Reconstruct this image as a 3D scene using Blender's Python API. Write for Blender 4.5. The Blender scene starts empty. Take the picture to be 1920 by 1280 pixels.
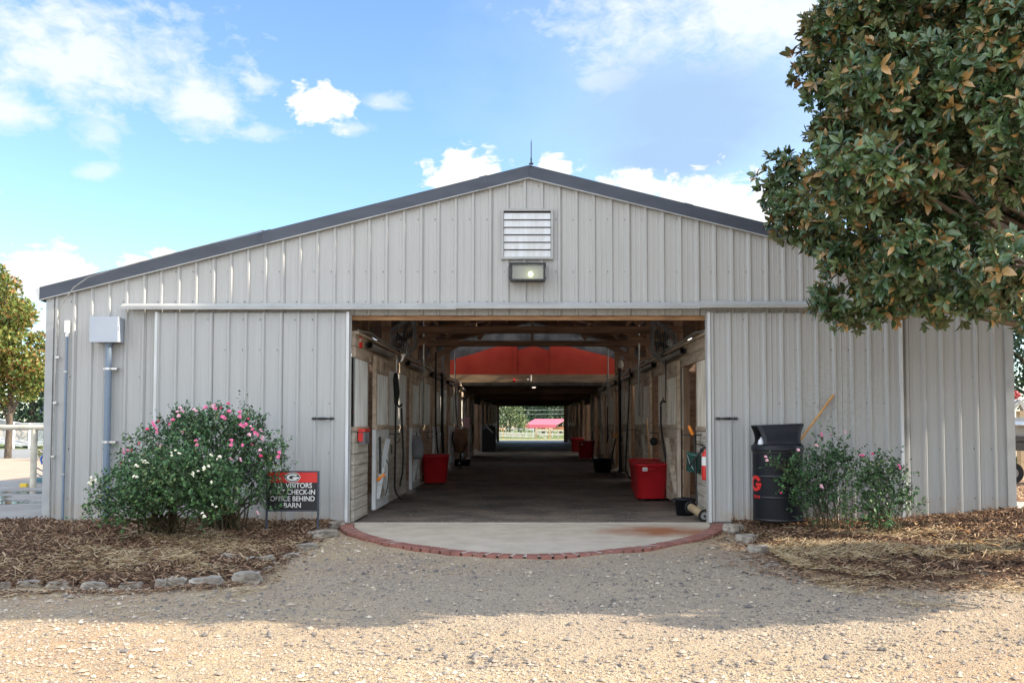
import bpy, bmesh, math, random
import numpy as np
from mathutils import Vector, Matrix
R = math.radians
random.seed(7); rng = np.random.default_rng(7)
sc = bpy.context.scene
COL = sc.collection
# ------------------------------------------------------------------ camera
F = 1700.0; PITCH = math.atan(72/F); CX = 998.0; CY = 718.0; H = 1.36
cam_d = bpy.data.cameras.new('camera'); cam = bpy.data.objects.new('camera', cam_d); COL.objects.link(cam)
cam.location = (0, 0, H); cam.rotation_euler = (R(90)+PITCH, 0, 0)
cam_d.lens = F/1920*36; cam_d.sensor_width = 36; cam_d.shift_x = -38/1920; cam_d.shift_y = 78/1920
cam_d.clip_start = .05; cam_d.clip_end = 3000
sc.camera = cam
SP, CP = math.sin(PITCH), math.cos(PITCH)
def P(px, py, Y):
    a = (px-CX)/F; b = -(py-CY)/F
    d = (a, CP-b*SP, SP+b*CP); t = Y/d[1]
    return Vector((a*t, Y, H+d[2]*t))
def G(px, py, z=0.0):
    a = (px-CX)/F; b = -(py-CY)/F
    d = (a, CP-b*SP, SP+b*CP); t = (z-H)/d[2]
    return Vector((a*t, d[1]*t, z))
# ------------------------------------------------------------------ world, sun, exposure
SUN_EL, SUN_AZ = 28.0, 4.2          # from the right, a touch in front of the gable wall
EXPOSURE = 1.55
sd = Vector((math.cos(R(SUN_EL))*math.cos(R(SUN_AZ)), -math.cos(R(SUN_EL))*math.sin(R(SUN_AZ)), math.sin(R(SUN_EL))))
w = bpy.data.worlds.new('World'); sc.world = w; w.use_nodes = True
nt = w.node_tree; N = nt.nodes; Lk = nt.links; N.clear()
def wn(t, **k):
    n = N.new(t)
    for a, v in k.items(): setattr(n, a, v)
    return n
def wm(op, a, b=None, c=None, clamp=False):
    n = N.new('ShaderNodeMath'); n.operation = op; n.use_clamp = clamp
    for i, v in enumerate((a, b, c)):
        if v is None: continue
        if isinstance(v, (int, float)): n.inputs[i].default_value = v
        else: Lk.new(v, n.inputs[i])
    return n.outputs[0]
sky = wn('ShaderNodeTexSky'); sky.sky_type = 'NISHITA'; sky.sun_disc = False
sky.sun_elevation = R(SUN_EL); sky.sun_rotation = R(90+SUN_AZ); sky.air_density = 1.0; sky.dust_density = .25; sky.ozone_density = 1.3
tc = wn('ShaderNodeTexCoord'); sep = wn('ShaderNodeSeparateXYZ'); Lk.new(tc.outputs['Generated'], sep.inputs[0])
az = wm('ARCTAN2', sep.outputs[0], sep.outputs[1]); el = wm('ARCSINE', sep.outputs[2])
comb = wn('ShaderNodeCombineXYZ'); Lk.new(az, comb.inputs[0]); Lk.new(el, comb.inputs[1])
def wnoise(scale, detail, rough=.55, vec=None, dist=0.0):
    n = wn('ShaderNodeTexNoise'); n.inputs['Scale'].default_value = scale; n.inputs['Detail'].default_value = detail
    n.inputs['Roughness'].default_value = rough; n.inputs['Distortion'].default_value = dist
    Lk.new(vec or comb.outputs[0], n.inputs['Vector']); return n
stretch = wn('ShaderNodeVectorMath', operation='MULTIPLY'); Lk.new(comb.outputs[0], stretch.inputs[0]); stretch.inputs[1].default_value = (1, 1.7, 1)
fbm = wnoise(9, 9, .6, stretch.outputs[0], .3).outputs[0]
fine = wnoise(34, 7, .62, stretch.outputs[0], .4).outputs[0]
def blob(px, py, rx, ry):
    d = P(px, py, 10)-Vector((0, 0, H)); d.normalize()
    a0 = math.atan2(d.x, d.y); e0 = math.asin(d.z)
    s = N.new('ShaderNodeVectorMath'); s.operation = 'SUBTRACT'; Lk.new(comb.outputs[0], s.inputs[0]); s.inputs[1].default_value = (a0, e0, 0)
    m = N.new('ShaderNodeVectorMath'); m.operation = 'MULTIPLY'; Lk.new(s.outputs[0], m.inputs[0]); m.inputs[1].default_value = (F/rx, F/ry, 0)
    l = N.new('ShaderNodeVectorMath'); l.operation = 'LENGTH'; Lk.new(m.outputs[0], l.inputs[0])
    return l.outputs['Value']
def cloudset(lst, gain, ns, sharp):
    out = None
    for b_ in lst:
        v = wm('SUBTRACT', 1.0, blob(*b_))
        out = v if out is None else wm('MAXIMUM', out, v)
    out = wm('MAXIMUM', out, -1.5)
    d = wm('ADD', out, wm('MULTIPLY', wm('SUBTRACT', fbm, .5), gain))
    d = wm('ADD', d, wm('MULTIPLY', wm('SUBTRACT', fine, .5), ns))
    return wm('MULTIPLY', d, sharp, clamp=True)
white = cloudset([(870, 325, 85, 55), (1040, 318, 60, 30), (95, 515, 92, 54), (262, 494, 36, 22), (312, 482, 34, 20),
                  (605, 196, 75, 42), (1400, 395, 260, 75), (1180, 345, 60, 30), (-300, 300, 160, 60), (2300, 250, 300, 160)], 1.2, 2.4, 3.2)
soft = cloudset([(160, 95, 270, 100), (380, 200, 95, 60), (10, 205, 80, 45), (1400, 20, 380, 95),
                 (-700, 80, 380, 150), (900, -350, 500, 140), (2500, -100, 500, 200)], 2.1, 1.5, 1.35)
grey = cloudset([(1290, 215, 250, 125), (1270, 290, 190, 62)], .9, .3, 1.6)
wisp = cloudset([(195, 245, 52, 45), (192, 320, 40, 18), (480, 250, 60, 20), (720, 190, 60, 20), (490, 155, 45, 18), (1130, 150, 60, 30), (660, 240, 60, 16)], 2.2, 2.2, 1.2)
veil = cloudset([(1400, 180, 620, 420)], .7, .1, .9)
rear_fill_cloud = wm('MULTIPLY', wm('MULTIPLY', wm('SUBTRACT', .25, sep.outputs[1]), 1.4, clamp=True), wm('MULTIPLY', wm('SUBTRACT', fbm, .36), 5, clamp=True), clamp=True)  # bright clouds added behind the camera to lift the shaded facade and interior
def wmix(fac, a, b):
    n = N.new('ShaderNodeMix'); n.data_type = 'RGBA'; Lk.new(fac, n.inputs[0])
    for i, v in ((6, a), (7, b)):
        if isinstance(v, tuple): n.inputs[i].default_value = (*v, 1)
        else: Lk.new(v, n.inputs[i])
    return n.outputs[2]
SKYK = .105
tint = wn('ShaderNodeMix'); tint.data_type = 'RGBA'; tint.blend_type = 'MULTIPLY'; tint.inputs[0].default_value = 1
Lk.new(sky.outputs[0], tint.inputs[6]); tint.inputs[7].default_value = (.80, .92, 1.03, 1)
base = tint.outputs[2]
base = wmix(wm('MULTIPLY', veil, .45), base, (3.0, 3.4, 3.8))
c1 = wmix(wm('MULTIPLY', soft, .9), base, (3.3, 3.5, 3.65))
c1 = wmix(wm('MULTIPLY', wisp, .55), c1, (3.3, 3.5, 3.65))
c0 = wmix(wm('MULTIPLY', grey, .8), c1, (1.45, 2.1, 3.0))
c2 = wmix(white, c0, (3.7, 3.75, 3.8))
c2 = wmix(wm('MULTIPLY', rear_fill_cloud, .95), c2, (9.6, 9.9, 10.3))
up = wm('GREATER_THAN', sep.outputs[2], -.02)
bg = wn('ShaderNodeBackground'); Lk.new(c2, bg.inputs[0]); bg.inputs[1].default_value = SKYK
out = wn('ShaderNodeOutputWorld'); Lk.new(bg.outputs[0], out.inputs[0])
sl = bpy.data.lights.new('sun', 'SUN'); sl.energy = 3.6; sl.angle = R(.6); sl.color = (1.0, .88, .71)
so = bpy.data.objects.new('sun', sl); COL.objects.link(so); so.rotation_euler = sd.to_track_quat('Z', 'Y').to_euler(); so.location = (30, -5, 20)
vs = sc.view_settings; vs.view_transform = 'Standard'; vs.look = 'None'; vs.exposure = EXPOSURE; vs.gamma = 1; vs.use_curve_mapping = False
sc.cycles.max_bounces = 12; sc.cycles.diffuse_bounces = 8
# ------------------------------------------------------------------ materials
MATS = {}
def mat(name, c1, c2=None, scale=5.0, rough=.7, metal=0.0, bump=0.0, bscale=None, stretch=(1, 1, 1), detail=5, spec=.5, attr=None, pos=(.35, .65)):
    """c1/c2 mixed by noise over object coordinates; bump from a finer noise"""
    m = bpy.data.materials.new(name); m.use_nodes = True; n = m.node_tree.nodes; l = m.node_tree.links
    b = n['Principled BSDF']; b.inputs['Roughness'].default_value = rough; b.inputs['Metallic'].default_value = metal
    b.inputs['Specular IOR Level'].default_value = spec
    tc = n.new('ShaderNodeTexCoord'); mp = n.new('ShaderNodeMapping'); mp.inputs['Scale'].default_value = stretch
    l.new(tc.outputs['Object'], mp.inputs[0])
    if c2 is None: b.inputs['Base Color'].default_value = (*c1, 1)
    else:
        t = n.new('ShaderNodeTexNoise'); t.inputs['Scale'].default_value = scale; t.inputs['Detail'].default_value = detail
        l.new(mp.outputs[0], t.inputs[0])
        r = n.new('ShaderNodeValToRGB'); r.color_ramp.elements[0].position = pos[0]; r.color_ramp.elements[1].position = pos[1]
        r.color_ramp.elements[0].color = (*c1, 1); r.color_ramp.elements[1].color = (*c2, 1)
        l.new(t.outputs[0], r.inputs[0]); l.new(r.outputs[0], b.inputs['Base Color'])
    if bump:
        t2 = n.new('ShaderNodeTexNoise'); t2.inputs['Scale'].default_value = bscale or scale*4; t2.inputs['Detail'].default_value = 4
        l.new(mp.outputs[0], t2.inputs[0]); bp = n.new('ShaderNodeBump'); bp.inputs['Strength'].default_value = 1; bp.inputs['Distance'].default_value = bump
        l.new(t2.outputs[0], bp.inputs['Height']); l.new(bp.outputs[0], b.inputs['Normal'])
    MATS[name] = m; return m
def leafmat(name, stops, back=None, rough=.35, trans=.0, spec=.5, back2=None, bpos=(.45, .6)):
    """colour by the per-leaf attribute 'rnd'; back = colour of the underside"""
    m = bpy.data.materials.new(name); m.use_nodes = True; n = m.node_tree.nodes; l = m.node_tree.links
    b = n['Principled BSDF']; b.inputs['Roughness'].default_value = rough; b.inputs['Specular IOR Level'].default_value = spec
    a = n.new('ShaderNodeAttribute'); a.attribute_name = 'rnd'
    r = n.new('ShaderNodeValToRGB'); e = r.color_ramp.elements
    e[0].position, e[0].color = stops[0][0], (*stops[0][1], 1); e[1].position, e[1].color = stops[-1][0], (*stops[-1][1], 1)
    for p_, c_ in stops[1:-1]:
        q = e.new(p_); q.color = (*c_, 1)
    l.new(a.outputs['Fac'], r.inputs[0]); colo = r.outputs[0]
    if back:
        g = n.new('ShaderNodeNewGeometry'); mx = n.new('ShaderNodeMix'); mx.data_type = 'RGBA'
        l.new(g.outputs['Backfacing'], mx.inputs[0]); l.new(colo, mx.inputs[6]); r2 = n.new('ShaderNodeValToRGB'); r2.color_ramp.elements[0].position = bpos[0]; r2.color_ramp.elements[1].position = bpos[1]; r2.color_ramp.elements[0].color = (*(back2 or back), 1); r2.color_ramp.elements[1].color = (*back, 1); l.new(a.outputs['Fac'], r2.inputs[0]); l.new(r2.outputs[0], mx.inputs[7]); colo = mx.outputs[2]
        rr = n.new('ShaderNodeMapRange'); rr.inputs[3].default_value = rough; rr.inputs[4].default_value = .85; l.new(g.outputs['Backfacing'], rr.inputs[0]); l.new(rr.outputs[0], b.inputs['Roughness'])
    l.new(colo, b.inputs['Base Color'])
    if trans:
        t = n.new('ShaderNodeBsdfTranslucent'); l.new(colo, t.inputs[0]); ms = n.new('ShaderNodeMixShader'); ms.inputs[0].default_value = trans
        l.new(b.outputs[0], ms.inputs[1]); l.new(t.outputs[0], ms.inputs[2]); l.new(ms.outputs[0], n['Material Output'].inputs[0])
    MATS[name] = m; return m
def siding(name, base, dirt=.25):
    """painted sheet metal: vertical streaks, splash dirt near the foot, mildew patch"""
    m = bpy.data.materials.new(name); m.use_nodes = True; n = m.node_tree.nodes; l = m.node_tree.links
    b = n['Principled BSDF']; b.inputs['Roughness'].default_value = .6; b.inputs['Specular IOR Level'].default_value = .35
    g = n.new('ShaderNodeNewGeometry'); mp = n.new('ShaderNodeMapping'); mp.inputs['Scale'].default_value = (9, 9, .5); l.new(g.outputs['Position'], mp.inputs[0])
    t = n.new('ShaderNodeTexNoise'); t.inputs['Scale'].default_value = 1.5; t.inputs['Detail'].default_value = 6; l.new(mp.outputs[0], t.inputs[0])
    def ramp(src, p0, p1):
        r = n.new('ShaderNodeMapRange'); r.inputs[1].default_value = p0; r.inputs[2].default_value = p1; l.new(src, r.inputs[0]); return r.outputs[0]
    def mixc(f, a, c):
        x = n.new('ShaderNodeMix'); x.data_type = 'RGBA'; l.new(f, x.inputs[0])
        for i, v in ((6, a), (7, c)):
            if isinstance(v, tuple): x.inputs[i].default_value = (*v, 1)
            else: l.new(v, x.inputs[i])
        return x.outputs[2]
    def mm(op, a, c):
        x = n.new('ShaderNodeMath'); x.operation = op; x.use_clamp = True
        for i, v in enumerate((a, c)):
            if isinstance(v, (int, float)): x.inputs[i].default_value = v
            else: l.new(v, x.inputs[i])
        return x.outputs[0]
    c = mixc(ramp(t.outputs[0], .3, .75), base, tuple(v*.91 for v in base))
    sp = n.new('ShaderNodeSeparateXYZ'); l.new(g.outputs['Position'], sp.inputs[0])
    t2 = n.new('ShaderNodeTexNoise'); t2.inputs['Scale'].default_value = 7; t2.inputs['Detail'].default_value = 7; l.new(g.outputs['Position'], t2.inputs[0])
    foot = mm('MULTIPLY', ramp(sp.outputs[2], .42, .02), ramp(t2.outputs[0], .35, .65))
    c = mixc(mm('MULTIPLY', foot, .75), c, (.36, .25, .15))
    # mildew patch on the right hand door
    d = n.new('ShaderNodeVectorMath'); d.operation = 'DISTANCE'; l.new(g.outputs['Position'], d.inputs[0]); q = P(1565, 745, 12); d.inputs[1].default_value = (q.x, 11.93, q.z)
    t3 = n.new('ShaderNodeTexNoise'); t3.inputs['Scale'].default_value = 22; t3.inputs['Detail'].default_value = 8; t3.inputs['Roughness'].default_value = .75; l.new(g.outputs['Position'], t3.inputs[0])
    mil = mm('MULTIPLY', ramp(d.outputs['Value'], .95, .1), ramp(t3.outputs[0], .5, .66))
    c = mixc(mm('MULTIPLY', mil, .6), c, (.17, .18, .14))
    spk = mm('MULTIPLY', ramp(t3.outputs[0], .68, .74), .5); c = mixc(spk, c, (.26, .25, .22))
    mp2 = n.new('ShaderNodeMapping'); mp2.inputs['Scale'].default_value = (16, 1, .45); l.new(g.outputs['Position'], mp2.inputs[0]); t4 = n.new('ShaderNodeTexNoise'); t4.inputs['Scale'].default_value = 1.0; t4.inputs['Detail'].default_value = 4; l.new(mp2.outputs[0], t4.inputs[0])
    c = mixc(mm('MULTIPLY', ramp(t4.outputs[0], .58, .72), .25), c, (.27, .26, .235))
    t5 = n.new('ShaderNodeTexNoise'); t5.inputs['Scale'].default_value = .7; t5.inputs['Detail'].default_value = 5; l.new(g.outputs['Position'], t5.inputs[0]); c = mixc(mm('MULTIPLY', ramp(t5.outputs[0], .4, .7), .15), c, (.42, .40, .36))
    sm = n.new('ShaderNodeMath'); sm.operation = 'ADD'; l.new(sp.outputs[0], sm.inputs[0]); sm.inputs[1].default_value = 20*.92+6.0804-.034
    sm2 = n.new('ShaderNodeMath'); sm2.operation = 'DIVIDE'; l.new(sm.outputs[0], sm2.inputs[0]); sm2.inputs[1].default_value = .92
    sm3 = n.new('ShaderNodeMath'); sm3.operation = 'FRACT'; l.new(sm2.outputs[0], sm3.inputs[0]); c = mixc(mm('MULTIPLY', mm('LESS_THAN', sm3.outputs[0], .0075), .75), c, (.10, .095, .085))
    l.new(c, b.inputs['Base Color']); MATS[name] = m; return m
mat('fascia', (.036, .045, .064), (.05, .06, .082), 2, .55, stretch=(1, 1, 4))
siding('wall_metal', (.415, .418, .408)); siding('door_metal', (.405, .412, .408))
mat('trim_light', (.38, .39, .385), (.32, .325, .32), 3, .6, stretch=(1, 1, 1))
mat('trim_white', (.60, .62, .64), (.50, .51, .5), 3, .35, stretch=(5, 5, .6))
mat('wood_new', (.42, .24, .12), (.26, .14, .07), 3, .75, bump=.002, stretch=(1, 6, 6))
mat('wood_beam', (.26, .16, .105), (.14, .09, .06), 3, .85, bump=.003, stretch=(1, 1, 5))
mat('wood_beam_x', (.25, .145, .09), (.13, .08, .052), 3, .85, bump=.003, stretch=(.5, 5, 5))
mat('wood_tan', (.56, .39, .25), (.36, .24, .145), 2.5, .8, bump=.002, stretch=(.5, 5, 5))
mat('wood_post', (.32, .2, .125), (.17, .11, .07), 2.5, .85, bump=.003, stretch=(5, 5, .5))
mat('header_wood', (.56, .45, .34), (.36, .28, .2), 2.5, .8, bump=.002, stretch=(5, .6, 5))
mat('board_wood', (.62, .58, .50), (.40, .35, .28), 2.5, .82, bump=.003, stretch=(5, .6, 6))
mat('board_wood_brown', (.56, .43, .31), (.33, .24, .16), 2.5, .82, bump=.003, stretch=(5, .6, 6))
mat('door_wood', (.60, .53, .43), (.38, .31, .24), 3, .82, bump=.003, stretch=(5, 5, .6))
mat('door_painted', (.68, .71, .72), (.50, .49, .46), 3, .6, bump=.001, stretch=(5, 5, .6), pos=(.4, .8))
mat('sheet_grey', (.68, .70, .67), (.46, .45, .41), 3, .5, .1, stretch=(6, 6, .5))
mat('sheet_brown', (.66, .61, .52), (.44, .38, .3), 3, .6, .05, stretch=(6, 6, .5))
mat('galv', (.42, .42, .4), (.27, .26, .24), 4, .4, .6, stretch=(3, .5, 3))
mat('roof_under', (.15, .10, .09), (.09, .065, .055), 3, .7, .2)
mat('red_board', (.78, .085, .04), (.66, .055, .03), 1.5, .6)
mat('insul', (.22, .22, .22), (.1, .1, .1), 3, .5, .3)
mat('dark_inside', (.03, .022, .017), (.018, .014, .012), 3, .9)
mat('black_metal', (.012, .012, .014), rough=.45)
mat('black_plastic', (.010, .011, .015), (.016, .018, .024), 8, .45, spec=.3)
mat('black_rubber', (.015, .015, .015), rough=.7)
mat('strap', (.012, .011, .011), rough=.8)
mat('red_plastic', (.50, .014, .02), (.40, .012, .016), 4, .38)
mat('red_dusty', (.36, .02, .022), (.3, .03, .03), 4, .5)
mat('white_paint', (.78, .78, .76), rough=.5)
mat('red_paint', (.62, .025, .02), rough=.4)
mat('sign_black', (.012, .012, .015), rough=.4)
mat('green_plastic', (.03, .11, .09), (.04, .13, .11), 5, .45)
mat('orange_plastic', (.75, .22, .02), rough=.4)
mat('tan_roller', (.45, .34, .2), (.33, .24, .14), 10, .8)
mat('blue_pipe', (.17, .22, .29), (.14, .19, .25), 3, .45)
mat('box_grey', (.38, .42, .48), (.34, .38, .44), 3, .45)
mat('steel', (.5, .5, .5), rough=.3, metal=.9)
mat('handle_wood', (.55, .32, .12), (.4, .21, .07), 12, .5, stretch=(1, 1, .3))
mat('concrete', (.50, .46, .40), (.37, .33, .28), 4, .85, bump=.002, bscale=90)
mat('stone', (.38, .34, .285), (.15, .125, .10), 7, .92, bump=.012, bscale=26, detail=8)
mat('bark', (.12, .095, .07), (.05, .04, .03), 14, .9, bump=.01, stretch=(1, 1, .4))
mat('magnolia_bark', (.2, .15, .11), (.10, .075, .055), 14, .9, bump=.006, stretch=(1, 1, .4))
mat('rose_stem', (.13, .09, .045), (.06, .06, .025), 14, .8)
mat('white_metal', (.7, .71, .7), (.6, .6, .58), 4, .4)
mat('cream_pipe', (.58, .55, .45), (.42, .38, .30), 9, .6)
mat('pink_petal', (.83, .13, .33), (.85, .3, .48), 30, .6)
mat('deep_petal', (.75, .03, .16), (.8, .06, .2), 30, .6)
mat('pale_petal', (.85, .45, .55), (.85, .6, .65), 30, .6)
mat('white_petal', (.85, .83, .72), (.8, .76, .55), 30, .6)
mat('grey_cloth', (.2, .2, .21), (.14, .14, .15), 8, .9)
mat('brown_leather', (.26, .12, .06), (.16, .07, .035), 9, .5)
mat('canopy_red', (.72, .16, .2), (.66, .14, .18), 3, .4)
mat('fence_wood', (.72, .68, .6), (.55, .5, .42), 5, .8)
mat('fence_tan', (.55, .32, .14), (.45, .25, .1), 5, .8)
mat('horse_coat', (.36, .13, .045), (.28, .095, .03), 4, .6)
mat('teal_paint', (.10, .20, .22), (.08, .16, .18), 3, .7)
# ------------------------------------------------------------------ mesh helpers
class MB:
    def __init__(s): s.v = []; s.f = []; s.mi = []; s.sm = []
    def add(s, vs, fs, mi=0, smooth=False):
        o = len(s.v); s.v += [tuple(v) for v in vs]
        for f in fs: s.f.append([i+o for i in f]); s.mi.append(mi); s.sm.append(smooth)
        return s
    def box(s, c, d, mi=0, rot=None, taper=None):
        x, y, z = d[0]/2, d[1]/2, d[2]/2
        vs = [Vector((i*x, j*y, k*z)) for k in (-1, 1) for j in (-1, 1) for i in (-1, 1)]
        if taper: vs = [Vector((v.x*taper, v.y*taper, v.z)) if v.z > 0 else v for v in vs]
        if rot is not None: vs = [rot@v for v in vs]
        c = Vector(c); vs = [v+c for v in vs]
        return s.add(vs, [(0, 2, 3, 1), (4, 5, 7, 6), (0, 1, 5, 4), (2, 6, 7, 3), (0, 4, 6, 2), (1, 3, 7, 5)], mi)
    def bb(s, a, b, mi=0):
        return s.box([(a[i]+b[i])/2 for i in range(3)], [abs(b[i]-a[i]) for i in range(3)], mi)
    def bar(s, a, b, w, h, mi=0, up=(0, 0, 1)):
        a, b = Vector(a), Vector(b); d = b-a; L = d.length; d.normalize(); u = Vector(up)
        if abs(d.dot(u)) > .98: u = Vector((0, 1, 0))
        x = d.cross(u).normalized(); z = x.cross(d)
        m = Matrix((x, d, z)).transposed()
        return s.box((a+b)/2, (w, L, h), mi, m)
    def tube(s, pts, rad, n=8, mi=0, cap=True):
        pts = [Vector(p) for p in pts]; rad = [rad]*len(pts) if isinstance(rad, (int, float)) else rad
        vs = []; fs = []; k = len(pts); pu = None
        for i, p in enumerate(pts):
            d = (pts[min(i+1, k-1)]-pts[max(i-1, 0)]).normalized()
            if pu is None: pu = Vector((0, 0, 1)) if abs(d.z) < .9 else Vector((0, 1, 0))
            x = d.cross(pu).normalized(); y = x.cross(d).normalized(); pu = y
            for j in range(n):
                t = 2*math.pi*j/n; vs.append(p+(x*math.cos(t)+y*math.sin(t))*rad[i])
        for i in range(k-1):
            for j in range(n):
                j2 = (j+1) % n; fs.append((i*n+j, i*n+j2, (i+1)*n+j2, (i+1)*n+j))
        s.add(vs, fs, mi, True)
        if cap: s.add(vs[:n], [tuple(range(n))[::-1]], mi); s.add(vs[-n:], [tuple(range(n))], mi)
        return s
    def lathe(s, prof, n=28, mi=0, c=(0, 0, 0), sq=None, smooth=True):
        """prof: (radius, z) pairs; sq rounds the plan towards a square"""
        vs = []; fs = []; k = len(prof)
        for r, z in prof:
            for j in range(n):
                t = 2*math.pi*j/n; x, y = math.cos(t), math.sin(t)
                if sq: q = (abs(x)**sq+abs(y)**sq)**(-1/sq); x *= q; y *= q
                vs.append((c[0]+r*x, c[1]+r*y, c[2]+z))
        for i in range(k-1):
            for j in range(n):
                j2 = (j+1) % n; fs.append((i*n+j, i*n+j2, (i+1)*n+j2, (i+1)*n+j))
        return s.add(vs, fs, mi, smooth)
    def prism(s, poly, d, mi=0):
        """closed polygon (list of 3D points) extruded by vector d"""
        n = len(poly); d = Vector(d); a = [Vector(p) for p in poly]; b = [p+d for p in a]
        fs = [tuple(range(n))[::-1], tuple(range(n, 2*n))]+[(i, (i+1) % n, (i+1) % n+n, i+n) for i in range(n)]
        return s.add(a+b, fs, mi)
    def build(s, name, mats, parent=None, local=False, origin=None):
        mats = mats if isinstance(mats, (list, tuple)) else [mats]
        vv = np.array(s.v, dtype=float)
        if parent is not None: off = np.array((0, 0, 0)) if local else np.array(WL[parent.name])
        elif local: off = np.array((0, 0, 0))
        elif origin is not None: off = np.array(origin)
        else:
            lo, hi = vv.min(0), vv.max(0); off = np.array(((lo[0]+hi[0])/2, (lo[1]+hi[1])/2, lo[2]))
        me = bpy.data.meshes.new(name); me.from_pydata((vv-off).tolist(), [], s.f)
        for m_ in mats: me.materials.append(MATS[m_])
        me.polygons.foreach_set('material_index', s.mi); me.polygons.foreach_set('use_smooth', s.sm); me.update()
        o = bpy.data.objects.new(name, me); COL.objects.link(o)
        if parent is not None: o.parent = parent; WL[o.name] = tuple(off) if not local else (0, 0, 0)
        else: o.location = off; WL[o.name] = tuple(off)
        return o
WL = {}
def split(o):
    """separate an object's loose pieces into sibling objects of the same name"""
    me = o.data; n = len(me.vertices); par = list(range(n))
    def find(a):
        while par[a] != a: par[a] = par[par[a]]; a = par[a]
        return a
    for e in me.edges:
        a, b = find(e.vertices[0]), find(e.vertices[1])
        if a != b: par[a] = b
    groups = {}
    for p in me.polygons: groups.setdefault(find(p.vertices[0]), []).append(p)
    if len(groups) < 2: return [o]
    out = []; name = o.name.split('.')[0]; co = [v.co.copy() for v in me.vertices]
    for k, (g, ps) in enumerate(groups.items()):
        vi = sorted({v for p in ps for v in p.vertices}); mp = {v: i for i, v in enumerate(vi)}
        m2 = bpy.data.meshes.new(name); m2.from_pydata([co[v] for v in vi], [], [[mp[v] for v in p.vertices] for p in ps])
        for m_ in me.materials: m2.materials.append(m_)
        m2.polygons.foreach_set('material_index', [p.material_index for p in ps]); m2.polygons.foreach_set('use_smooth', [p.use_smooth for p in ps])
        out.append((m2, name))
    res = []
    for k, (m2, nm) in enumerate(out):
        if k == 0: o.data = m2; res.append(o); continue
        c = o.copy(); c.data = m2; COL.objects.link(c); res.append(c); WL[c.name] = WL.get(o.name, (0, 0, 0))
    return res
def tag(o, label=None, cat=None, group=None, kind=None):
    for k_, v_ in (('label', label), ('category', cat), ('group', group), ('kind', kind)):
        if v_: o[k_] = v_
    return o
def empty(name, loc, label=None, cat=None, group=None, rz=0):
    o = bpy.data.objects.new(name, None); COL.objects.link(o); o.location = loc; o.rotation_euler = (0, 0, rz); o.empty_display_size = .2
    WL[o.name] = tuple(loc); return tag(o, label, cat, group)
def copy_tree(o, parent=None):
    c = o.copy(); COL.objects.link(c); c.parent = parent
    for ch in [x for x in bpy.data.objects if x.parent == o]: copy_tree(ch, c)
    return c
def mesh_np(name, v, f, mats, parent=None, rnd=None, smooth=False, world_off=(0, 0, 0), uniform=None):
    """v (N,3), f (M,k) arrays -> one mesh object, fast"""
    me = bpy.data.meshes.new(name); v = np.asarray(v, dtype=np.float32)-np.array(world_off, dtype=np.float32)
    loops = []; sizes = []
    fl = f if isinstance(f, list) else [f]
    for a in fl: loops.append(a.ravel()); sizes.append(np.full(len(a), a.shape[1]))
    loops = np.concatenate(loops).astype(np.int32); sizes = np.concatenate(sizes).astype(np.int32)
    me.vertices.add(len(v)); me.vertices.foreach_set('co', v.ravel())
    me.loops.add(len(loops)); me.loops.foreach_set('vertex_index', loops)
    me.polygons.add(len(sizes)); st = np.concatenate(([0], np.cumsum(sizes)[:-1])).astype(np.int32)
    me.polygons.foreach_set('loop_start', st); me.polygons.foreach_set('loop_total', sizes)
    if smooth: me.polygons.foreach_set('use_smooth', np.ones(len(sizes), dtype=bool))
    me.update(calc_edges=True)
    if rnd is not None:
        at = me.attributes.new('rnd', 'FLOAT', 'POINT'); at.data.foreach_set('value', np.asarray(rnd, dtype=np.float32))
    for m_ in (mats if isinstance(mats, (list, tuple)) else [mats]): me.materials.append(MATS[m_])
    o = bpy.data.objects.new(name, me); COL.objects.link(o)
    if parent is not None: o.parent = parent
    else: o.location = world_off
    WL[o.name] = tuple(world_off)
    return o
def unit(a): return a/np.maximum(np.linalg.norm(a, axis=-1, keepdims=True), 1e-9)
def leaves(pos, d, nrm, L, Wd, rnd, big=True):
    d = unit(d); s = unit(np.cross(d, nrm)); n = np.cross(s, d); K = len(pos)
    if big:
        T = [(0, 0, 0), (.38, -.5, .10), (.4, 0, 0), (.38, .5, .10), (.74, -.38, .04), (.76, 0, -.05), (.74, .38, .04), (1, 0, -.14)]
        fq = np.array([(0, 2, 1, 1), ]); tri = np.array([(0, 2, 1), (0, 3, 2), (4, 5, 7), (5, 6, 7)]); quad = np.array([(1, 2, 5, 4), (2, 3, 6, 5)])
    else:
        T = [(0, 0, 0), (.45, -.5, .12), (.45, .5, .12), (1, 0, 0)]
        tri = np.array([(0, 3, 1), (0, 2, 3)]); quad = None
    T = np.array(T); n_ = len(T)
    L = L[:, None, None]; W_ = Wd[:, None, None]
    v = pos[:, None, :]+d[:, None, :]*T[None, :, 0:1]*L+s[:, None, :]*T[None, :, 1:2]*W_+n[:, None, :]*T[None, :, 2:3]*L
    base = (np.arange(K)*n_)[:, None, None]
    f = [(tri[None]+base).reshape(-1, 3)]
    if quad is not None: f.append((quad[None]+base).reshape(-1, 4))
    return v.reshape(-1, 3), f, np.repeat(rnd, n_)
def rdir(n):
    a = rng.normal(size=(n, 3)); return unit(a)
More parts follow.
